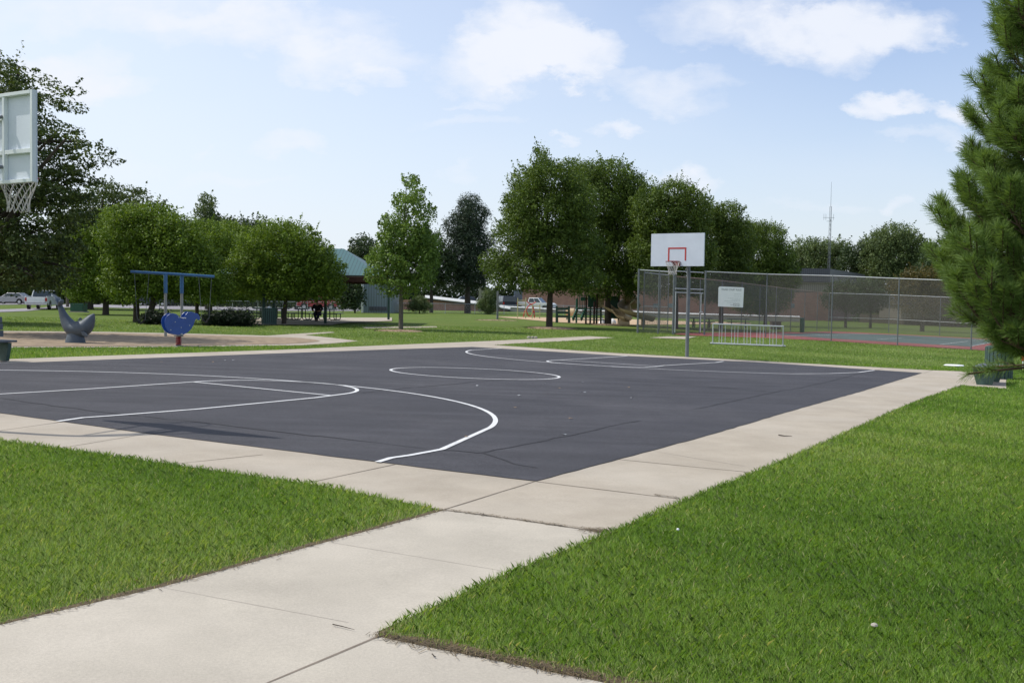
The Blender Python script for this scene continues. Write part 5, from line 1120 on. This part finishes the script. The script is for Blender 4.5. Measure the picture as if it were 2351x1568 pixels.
tree('tall_pine', 'tall dark conical pine behind the middle lawn', 'tree', (1073, 716),
     [(1078, 470, 20, 20), (1080, 495, 36, 26), (1065, 525, 45, 28), (1080, 560, 52, 30), (1062, 595, 52, 30), (1082, 622, 52, 26), (1060, 645, 46, 16)], 'leaf_pine', .42, 26, 3.2, .8, .42, Y=125, conifer=True, aspect=.2, ragged=.9)
tree('grey_tree', 'dim grey green tree between the young tree and the tall pine', 'tree', (990, 714), [(990, 575, 30, 36), (1005, 610, 34, 36), (985, 640, 34, 22)], 'leaf_far', .3, 22, 3.2, .8, .25, Y=122, ragged=.9)
tree('added_shade_tree', 'added dark tree shading the lawn at the far left edge, mostly hidden behind the huge feathery one', 'tree', (-190, 752),  # extra tree, added so its shadow darkens the left lawn
     [(-180, 420, 150, 60), (-230, 500, 150, 70), (-110, 500, 130, 60), (-180, 580, 200, 60), (-120, 640, 150, 36)], 'leaf_dark', .17, 22, 7, .55, .3, Y=46, layers=5, sprigs=.5)
# round trees on the left lawn
tree('crab_apple_tree', 'round olive green tree beside the shelter litter bin', 'tree', (652, 745.5),
     [(640, 535, 40, 26), (600, 560, 38, 30), (680, 550, 42, 32), (650, 590, 70, 45), (720, 585, 38, 32), (590, 615, 42, 34), (700, 630, 62, 40), (752, 625, 34, 34), (640, 650, 70, 34), (765, 655, 22, 16), (575, 645, 34, 24), (562, 610, 34, 34), (556, 655, 26, 18), (745, 668, 40, 18), (690, 672, 36, 14), (600, 670, 34, 14)], 'leaf_olive', .125, 26, 11, .38, .14, group=GS, ragged=1.0, fork=.3, lean=.12)
tree('crab_apple_tree', 'olive green tree at the left of the lawn group, over the utility cabinet', 'tree', (243, 722.7),
     [(215, 545, 45, 32), (255, 530, 48, 36), (200, 590, 45, 40), (250, 590, 60, 50), (190, 635, 38, 30), (240, 645, 60, 36), (175, 665, 26, 16), (290, 640, 40, 36), (215, 674, 46, 14)], 'leaf_olive', .16, 22, 7.5, .48, .24, group=GS, ragged=.8)
tree('crab_apple_tree', 'tallest olive green tree, directly behind the left end of the swing beam', 'tree', (313, 740),
     [(300, 505, 45, 26), (345, 500, 45, 28), (290, 550, 60, 40), (355, 545, 50, 40), (320, 600, 78, 45), (300, 650, 62, 32), (370, 640, 40, 36), (310, 676, 56, 13)], 'leaf_olive', .13, 24, 10, .40, .18, group=GS, ragged=.9)
tree('crab_apple_tree', 'olive green tree behind the right half of the swing', 'tree', (341, 741),
     [(400, 520, 42, 26), (395, 565, 55, 40), (440, 570, 40, 40), (395, 620, 62, 42), (440, 645, 45, 32), (385, 665, 45, 22), (480, 640, 44, 30), (500, 662, 34, 18), (455, 600, 40, 36)], 'leaf_olive', .13, 24, 10, .40, .18, group=GS, ragged=.9, lean=.5)
tree('crab_apple_tree', 'olive green tree left of the shelter roof', 'tree', (452, 723),
     [(460, 540, 42, 32), (500, 560, 40, 36), (450, 600, 50, 40), (500, 620, 48, 40), (470, 660, 55, 30), (530, 655, 36, 28), (480, 682, 44, 12)], 'leaf_olive', .155, 22, 8, .46, .16, group=GS, ragged=.9)
tree('crab_apple_tree', 'olive green tree left of the shelter, behind the juniper', 'tree', (482, 714.5),
     [(520, 540, 36, 28), (550, 555, 36, 30), (525, 590, 45, 34), (560, 620, 45, 40), (520, 655, 50, 34), (570, 660, 36, 28)], 'leaf_olive', .18, 20, 6.5, .55, .24, group=GS, ragged=.9)
tree('poplar_tree', 'slim pale tree top rising above the left trees', 'tree', (474, 706), [(476, 466, 14, 18), (470, 490, 20, 18), (480, 512, 26, 18), (470, 540, 36, 26), (480, 580, 40, 40), (475, 630, 40, 40)], 'leaf_grey', .26, 20, 4, .55, .2, Y=112, ragged=1.3)
tree('dark_locust_tree', 'huge dark feathery tree filling the upper left corner', 'tree', (-40, 738),
     [(-20, 175, 66, 28), (30, 160, 36, 13), (95, 186, 50, 9), (15, 222, 90, 22), (122, 230, 40, 8), (20, 270, 90, 22), (115, 285, 34, 9), (30, 325, 120, 30), (150, 322, 60, 10), (205, 338, 24, 7), (40, 372, 150, 24), (215, 366, 48, 9), (60, 410, 130, 22), (175, 402, 44, 10), (40, 445, 140, 30), (150, 450, 50, 16), (60, 500, 140, 40), (0, 560, 150, 44), (110, 570, 60, 36), (20, 620, 130, 40), (100, 640, 50, 26)],
     'leaf_dark', .12, 24, 7, .36, .34, flat=.38, ragged=1.2, wide=1.0, Y=35, nbr=44, lflat=.5, rz=.8, layers=5)
tree('dark_locust_tree', 'dark feathery tree behind the huge one, left of the olive trees', 'tree', (205, 706),
     [(270, 440, 50, 14), (330, 470, 38, 10), (240, 470, 70, 24), (300, 500, 65, 18), (350, 495, 22, 9), (230, 520, 100, 32), (290, 550, 80, 30), (180, 580, 90, 44), (150, 640, 80, 40), (230, 620, 80, 36)], 'leaf_dark', .26, 22, 4, .9, .42, flat=.42, Y=100, ragged=1.1, lflat=.5)
for (x, y, r1_, r2_, Y_, lab) in ((-40, 610, 90, 80, 140, 'dark round tree behind the silver car'), (60, 630, 80, 60, 150, 'dark round tree above the white pickup'), (150, 640, 60, 50, 160, 'dark tree behind the utility pole'), (370, 640, 80, 52, 170, 'dark tree across the street behind the swing'),
                                  (580, 540, 42, 32, 160, 'dark tree top showing left of the shelter tree'), (520, 530, 36, 26, 165, 'dim tree top behind the olive trees'), (610, 640, 80, 50, 175, 'dark tree across the street behind the litter bin'), (700, 650, 70, 45, 178, 'dark tree across the street behind the red pickup'), (790, 665, 45, 34, 165, 'dim tree behind the right end of the shelter')):
    tree('distant_tree', lab, 'tree', (x, 703), [(x-r1_*.35, y, r1_*.6, r2_*.8), (x+r1_*.35, y-r2_*.1, r1_*.6, r2_*.8), (x, y+r2_*.3, r1_, r2_*.7), (x, y-r2_*.35, r1_*.5, r2_*.5), (x, 690, r1_*.9, 18)], 'leaf_far' if y < 560 else 'leaf_dark', .42, 20, 2.6, 1.1, .3, Y=Y_, group=GF, ragged=.6)
tree('distant_tree', 'small far tree between the shelter roof and the young tree', 'tree', (835, 705), [(832, 560, 24, 14), (838, 580, 30, 18), (822, 600, 28, 18), (850, 605, 30, 20), (835, 650, 40, 40)], 'leaf_far', .42, 20, 2.6, 1.0, .3, Y=175, group=GF, ragged=.7)
tree('distant_tree', 'thin dark shrub tree left of the grey shed', 'tree', (815, 715), [(800, 660, 26, 22), (812, 685, 24, 20), (790, 690, 18, 16)], 'leaf_far', .26, 20, 4, .6, .1, Y=108, group=GF, ragged=1.1)
tree('distant_tree', 'wide grey green tree left of the radio mast', 'tree', (1860, 715), [(1850, 570, 30, 18), (1835, 595, 30, 24), (1885, 580, 32, 22), (1915, 570, 26, 20), (1860, 620, 60, 34), (1920, 600, 26, 26)], 'leaf_grey', .4, 20, 2.8, 1.1, .3, Y=225, group=GR, ragged=.8)
tree('distant_tree', 'small dark tree just right of the radio mast', 'tree', (1965, 715), [(1965, 585, 28, 22), (1955, 610, 30, 26), (1985, 615, 26, 26)], 'leaf_far', .36, 20, 3, 1.0, .28, Y=215, group=GR, ragged=.9)
tree('distant_tree', 'large rounded tree on the right skyline beside the pine', 'tree', (2055, 720), [(2050, 542, 42, 24), (2020, 565, 34, 28), (2085, 565, 34, 28), (2050, 590, 65, 40), (2010, 620, 40, 34), (2085, 620, 45, 42), (2050, 650, 70, 36)], 'leaf_grey', .34, 22, 4, .95, .42, Y=212, group=GR, ragged=.8)
tree('distant_tree', 'dim tree behind the foreground pine', 'tree', (2190, 735), [(2190, 610, 60, 60), (2160, 660, 60, 50), (2240, 640, 60, 60), (2200, 700, 80, 30)], 'leaf_far', .34, 20, 2.8, 1.0, .36, Y=145, group=GR, ragged=.8)
tree('rust_tree', 'tree with rusty brown leaves behind the tennis court', 'tree', (2117, 761), [(2115, 640, 36, 26), (2085, 665, 40, 26), (2135, 670, 38, 30), (2110, 700, 55, 22), (2160, 700, 26, 20)], 'leaf_rust', .17, 22, 6, .42, .22, ragged=1.4, layers=4, sprigs=2.4)
tree('small_tree', 'small multi stemmed tree behind the tennis fence, left of the middle post', 'tree', (1941, 752), [(1935, 672, 34, 24), (1912, 690, 26, 22), (1950, 700, 30, 20)], 'leaf_far', .16, 20, 5, .4, .16, group='small multi stemmed trees behind the tennis court', ragged=1.5, nbr=44, layers=3.2, sprigs=2.4)
tree('small_tree', 'small multi stemmed tree behind the tennis fence, right of the middle post', 'tree', (1998, 753), [(1990, 668, 34, 26), (2015, 690, 28, 22), (1980, 700, 28, 18)], 'leaf_far', .16, 20, 5, .4, .16, group='small multi stemmed trees behind the tennis court', ragged=1.5, nbr=44, layers=3.2, sprigs=2.4)
tree('conifer_bush', 'small pale conifer bush in front of the timber screen', 'bush', (1120, 722), [(1122, 680, 13, 16), (1115, 700, 20, 14), (1125, 705, 20, 14)], 'leaf_grey', .2, 22, 9, .35, .07, group='small conifer bushes by the low fence', conifer=True, aspect=.25)
tree('conifer_bush', 'small conifer bush right of the young tree', 'bush', (963, 719.5), [(962, 690, 14, 10), (955, 702, 22, 10), (972, 704, 18, 9)], 'leaf_grey', .2, 22, 9, .35, .07, group='small conifer bushes by the low fence', conifer=True, aspect=.25)
def juniper(px, py, w, h, label):
    g = G(px, py); k_ = g.y/FPX; root = thing('juniper_bush', g, label, 'bush', 'dark junipers on the left lawn')
    LB = [((dx*w*k_, 0, h*k_*hh), (w*.38*k_, w*.3*k_, h*.5*k_)) for dx, hh in ((-.32, .38), (0, .5), (.32, .4), (.18, .6), (-.15, .55))]
    cs, L, v = crown_pts(LB, .22, 30, 1500, 1, .3, 3, .4); L = L[L[:, 2] > .02]; v = v[:0]
    bulk('foliage', leaves(L, .17, .3, .22), 4, M['leaf_juniper'], root, rng.normal(.4, .25, len(L)))
    mb = MB()
    for i in range(16): p = Vector(cs[random.randrange(len(cs))]); mb.tube([(0, 0, 0), p*.5, p*1.05], [.04, .025, .008], 5)
    mb.build('stem', M['bark'], root)
juniper(358, 746, 58, 27, 'dark juniper bush behind the left swing post'); juniper(524, 749, 108, 33, 'wide dark juniper bush left of the picnic tables')
# dark boundary hedges that close the view
def far_hedge(label, pts, Y_, lm, base_y=700, seed=0):
    a = gnd(at(pts[0][0], 700, Y_).x, Y_); root = thing('boundary_hedge', a, label, 'hedge'); V = []
    x0, x1 = at(pts[0][0], 700, Y_).x, at(pts[-1][0], 700, Y_).x; n_ = int((x1-x0)*330); X = rng.uniform(x0, x1, n_)
    tops = np.interp(X, [at(p[0], 700, Y_).x for p in pts], [at(p[0], p[1], Y_).z for p in pts])-a.z
    tops = tops*(1+.10*np.sin(X*.9+seed)+.08*np.sin(X*2.3+seed)+.06*np.sin(X*5.1)); Zs = tops*rng.uniform(0, 1, n_)**.8
    c = np.stack([X-a.x, rng.uniform(-1.5, 1.5, n_), Zs], 1); bulk('foliage', leaves(c, .55, .02, .6), 4, M[lm], root, rng.normal(.35, .22, n_))
    mb = MB(); nn = int((x1-x0)/2.5)
    for i in range(nn): x_ = (x1-x0)*(i+.5)/nn; mb.tube([(x_, 0, -.2), (x_+random.uniform(-.3, .3), 0, 2.2)], [.12, .04], 5)
    mb.build('stems', M['bark'], root)
far_hedge('long dark hedge row across the street on the left', [(-80, 640), (60, 655), (150, 640), (300, 652), (470, 660), (620, 655), (830, 668)], 138, 'leaf_dark')
far_hedge('dim hedge row behind the ramp wall and the tall pine', [(905, 655), (980, 660), (1060, 650), (1180, 662), (1290, 668)], 196, 'leaf_far', seed=2)
far_hedge('dim hedge row behind the low grey house at the right', [(1960, 668), (2080, 672), (2350, 680)], 172, 'leaf_far', seed=4)
# clipped hedge
hp = [G(x, y) for x, y in ((1978, 740), (2050, 743), (2200, 749), (2340, 755))]; ho = hp[0]; root = thing('clipped_hedge', ho, 'long clipped hedge beyond the tennis court', 'hedge')
V = []; 
for a, b in zip(hp[:-1], hp[1:]):
    n_ = int((b-a).length*420); t = rng.uniform(0, 1, n_); base_ = np.array(a)[None]*(1-t[:, None])+np.array(b)[None]*t[:, None]
    V.append(base_-np.array(ho)+np.stack([rng.uniform(-.1, .1, n_), rng.uniform(-.6, .6, n_), 1.55*rng.uniform(0, 1, n_)**.7], 1))
V = np.concatenate(V); bulk('foliage', leaves(V, .2, .25, .6), 4, M['hedge'], root, rng.normal(.4, .25, len(V)))
mb = MB()
for a, b in zip(hp[:-1], hp[1:]): mb.beam(a-ho+Vector((0, 0, .7)), b-ho+Vector((0, 0, .7)), .9, 1.4)
mb.build('inner_twigs', M['bark'], root)

# ---------------------------------------------------- the foreground pine
def pine():
    b = gnd(at(2565, 784, 9.6).x, 9.6); root = thing('long_needled_pine', b, 'long needled green pine reaching in from the right edge', 'tree'); rs = random.Random(5)
    tr = MB(); H = 6.6; tr.tube(spline([(0, 0, -.2), (.02, 0, 1.5), (-.03, .02, 3.2), (0, 0, H)], 6), [.15*(1-i/19)+.018 for i in range(19)], 12); tr.build('trunk', M['bark'], root, smooth=True)
    prof = lambda h: float(np.interp(h, [.7, 1.1, 1.4, 1.8, 2.3, 2.7, 3.2, 3.7, 4.2, 5.0, 5.8, 6.5], [1.35, 1.5, 1.45, 1.80, 1.90, 1.78, 1.62, 1.55, 1.5, 1.25, .8, .2]))
    br_ = MB(); shoots = []
    h = 1.62
    for az_, L_, h_, t_ in ((2.9, 1.3, 1.28, 1.08), (3.6, 1.0, 1.3, 1.05), (2.3, 1.15, 1.3, 1.12)):
        e = Vector((math.cos(az_)*L_, math.sin(az_)*L_, t_)); m_ = Vector((e.x*.6, e.y*.6, h_-.12)); br_.tube(spline([(0, 0, h_), m_, e], 5), .012, 5); shoots.append((m_.lerp(e, .6), e, 1))
        for s in (-1, 1): e2 = e+Vector((.12, s*.16, .06)); br_.tube([m_.lerp(e, .5), e2], .006, 4); shoots.append((m_.lerp(e, .5), e2, .8))
    def branch(az, L, hh, up0, lift):
        d = Vector((math.cos(az), math.sin(az), 0))
        pts = spline([Vector((0, 0, hh)), d*L*.35+Vector((0, 0, hh+L*up0*.3)), d*L*.76+Vector((0, 0, hh+L*up0*.5)), d*L+Vector((0, 0, hh+L*(up0+lift)))], 5)
        n = len(pts); br_.tube(pts, [.03*(L/1.8)*(1-j/n)+.006 for j in range(n)], 6, cap=False)
        shoots.append((pts[-3], pts[-1], 1))
        for j in range(4, n-1):
            for s in (-1, 1):
                if rs.random() < .08: continue
                t = (pts[j+1]-pts[j]).normalized(); sd_ = t.cross(Vector((0, 0, 1)))*s; l_ = L*.34*(1-.5*(j/n))*rs.uniform(.7, 1.25)
                e = pts[j]+(t*.75+sd_*.8+Vector((0, 0, rs.uniform(.0, .5)))).normalized()*l_; m_ = pts[j].lerp(e, .5)-Vector((0, 0, .02)); br_.tube([pts[j], m_, e], [.009, .007, .005], 5, cap=False); shoots.append((m_, e, .9))
                if l_ > .32:
                    for q in range(2):
                        e2 = m_+(t*.6+sd_*rs.uniform(-.4, .9)+Vector((0, 0, rs.uniform(-.1, .4)))).normalized()*l_*.5; br_.tube([m_, e2], [.006, .004], 4, cap=False); shoots.append((m_, e2, .75))
    for (px_, py_, az_) in ((2325, 10, 3.1), (2262, 100, 3.2), (2285, 150, 2.8), (2246, 196, 3.0), (2230, 300, 3.3), (2250, 345, 2.8), (2182, 428, 3.1), (2215, 470, 3.5), (2152, 510, 3.0), (2148, 568, 3.35), (2175, 610, 2.85), (2160, 660, 3.15), (2190, 700, 3.4), (2240, 735, 3.1)):
        p = at(px_, py_, 9.6)-b; L = -p.x/max(.7, abs(math.cos(az_)))+.0; L = max(.4, L-.15); branch(az_, L, p.z-L*.30, .08, .22)
    while h < 6.2:
        nb_ = 7 if h < 5 else 5; a0 = rs.uniform(0, 6.28)
        for i in range(nb_):
            az = a0+2*math.pi*i/nb_+rs.uniform(-.3, .3); branch(az, prof(h+.3)*rs.uniform(.62, .88), h+rs.uniform(-.09, .09), rs.uniform(-.05, .14), .2)
        h += rs.uniform(.22, .32)
    br_.build('branches', M['twig'], root, smooth=True)
    Vs, var = [], []
    for (a, e, sc) in shoots:
        a = np.array(a); e = np.array(e); d = e-a; l = np.linalg.norm(d); d = d/l; n = 170 if sc > .8 else 100
        l = min(max(l, .16), .34); a = e-d*l; t = 1-rng.uniform(0, 1, n)**1.5*1.05; p = a+d*(l*t)[:, None]
        r_ = rng.normal(size=(n, 3)); r_ -= d*(r_@d)[:, None]; r_ /= np.linalg.norm(r_, axis=1)[:, None]
        f = .38+1.0*np.clip(t, 0, 1)**3+rng.uniform(-.2, .25, n); dr = r_+d*f[:, None]; dr[:, 2] += .18; dr /= np.linalg.norm(dr, axis=1)[:, None]
        ln = .125*sc*rng.uniform(.75, 1.12, n)[:, None]; tip = p+dr*ln; tip[:, 2] -= .006
        w_ = np.cross(dr, rng.normal(size=(n, 3))); w_ /= np.linalg.norm(w_, axis=1)[:, None]; w_ *= .0019
        Vs.append(np.stack([p-w_, p+w_, tip+w_*.5, tip-w_*.5], 1).reshape(-1, 3)); var.append(np.clip(rng.normal(.35+.3*rng.random(), .2, n), 0, 1))
    bulk('needles', np.concatenate(Vs), 4, M['needle'], root, np.concatenate(var))
    print('pine shoots', len(shoots))
pine()

# ---------------------------------------------------- grass blades
def grass():
    yk = [2.6, 3.4, 5, 7, 9, 12, 16, 23, 33, 50, 62]; dk = np.log([17000, 16000, 11500, 7600, 4800, 2800, 1500, 640, 250, 75, 45]); wk = np.log([.0020, .0021, .0024, .0029, .0037, .0050, .0068, .0105, .017, .030, .04])
    ys_ = np.geomspace(2.6, 62, 46); bands = [(a, b, math.exp(np.interp((a+b)/2, yk, dk)), math.exp(np.interp((a+b)/2, yk, wk)), .040+.004*(a > 25)) for a, b in zip(ys_[:-1], ys_[1:])]
    V, C = [], []
    edges = [so1, so2, so3, so4]
    for (y0, y1, dn_, w0_, h0_) in bands:
        xm = .56*y1+2.6; A = 2*xm*(y1-y0); n = int(A*dn_)
        X = rng.uniform(-xm, xm, n); Y = rng.uniform(y0, y1, n); ok = np.abs(X) < .56*Y+2.6
        for h_ in lawn_holes: ok &= ~inpoly(X, Y, h_)
        X, Y = X[ok], Y[ok]
        de = np.full(X.shape, 9.)
        if y0 < 24:
            e = [segdist(X, Y, q) for q in edges]; de = np.minimum.reduce(e); trim = np.minimum(e[0], e[1])
            keep = rng.random(X.shape) < np.clip(trim/.13, .12, 1); X, Y, de, trim = X[keep], Y[keep], de[keep], trim[keep]
        n = len(X)
        # clumps: height and colour vary over decimetres and metres
        pn = (np.sin(X*3.1+1.3*np.sin(Y*2.3))+np.sin(Y*4.7+1.9*np.sin(X*1.7))+np.sin(X*11+Y*7.3)+np.sin(X*17.7-Y*13.1+2*np.sin(Y*5)))/4
        pm = (np.sin(X*.7+2*np.sin(Y*.31))+np.sin(Y*.55+1.4*np.sin(X*.43))+np.sin(X*1.9+Y*1.3+2*np.sin(Y*.8+X*.5)))/2.4
        h = h0_*(1+.28*pn)*rng.uniform(.6, 1.35, n)
        if y0 < 24: h *= np.where(de < .06, 1.12, 1.0)*np.where(trim < .10, .6, 1.0)
        az = rng.uniform(0, 2*math.pi, n); ln = h*rng.uniform(.25, 1.0, n); w = w0_*rng.uniform(.7, 1.3, n)
        Z = tz(X, Y)+.002; wd = az+math.pi/2+rng.normal(0, .5, n)
        bx, by = np.cos(wd)*w/2, np.sin(wd)*w/2; lx, ly = np.cos(az)*ln, np.sin(az)*ln
        b0 = np.stack([X-bx, Y-by, Z], 1); b1 = np.stack([X+bx, Y+by, Z], 1)
        m1 = np.stack([X+bx*.75+lx*.35, Y+by*.75+ly*.35, Z+h*.62], 1); m0 = np.stack([X-bx*.75+lx*.35, Y-by*.75+ly*.35, Z+h*.62], 1)
        xs_ = X-.0*Y; cval = rng.normal(.45, .17, n)+.12*pn+.23*pm+np.where(X < 0, .10, -.02)*(1-smst((Y-9)/9)); cval = np.where(rng.random(n) < .025, rng.uniform(.85, 1, n), np.minimum(cval, .8))
        if y0 < 24: cval = np.where((trim < .22) & (rng.random(n) < .55*(1-trim/.22)), rng.uniform(.85, 1, n), cval)
        tp = np.stack([X+lx, Y+ly, Z+h*.98], 1)
        if y0 < 31: V.append(np.stack([b0, b1, m1, tp, m0], 1).reshape(-1, 3)); C.append((5, cval))
        else: V.append(np.stack([b0, b1, tp], 1).reshape(-1, 3)); C.append((3, cval))
    tot_ = 0
    for k in (5, 3):
        vs = [v_ for v_, c in zip(V, C) if c[0] == k]; cs = [c[1] for c in C if c[0] == k]
        o = bulk('lawn_grass' if k == 5 else 'far_lawn_grass', np.concatenate(vs), k, M['blade' if k == 5 else 'bladefar'], None, np.concatenate(cs)); tot_ += len(o.data.polygons)
        tag(o, 'short mown green grass of the near lawn' if k == 5 else 'short mown green grass of the farther lawn', 'grass', kind='stuff')
    print('blades', tot_)
grass()
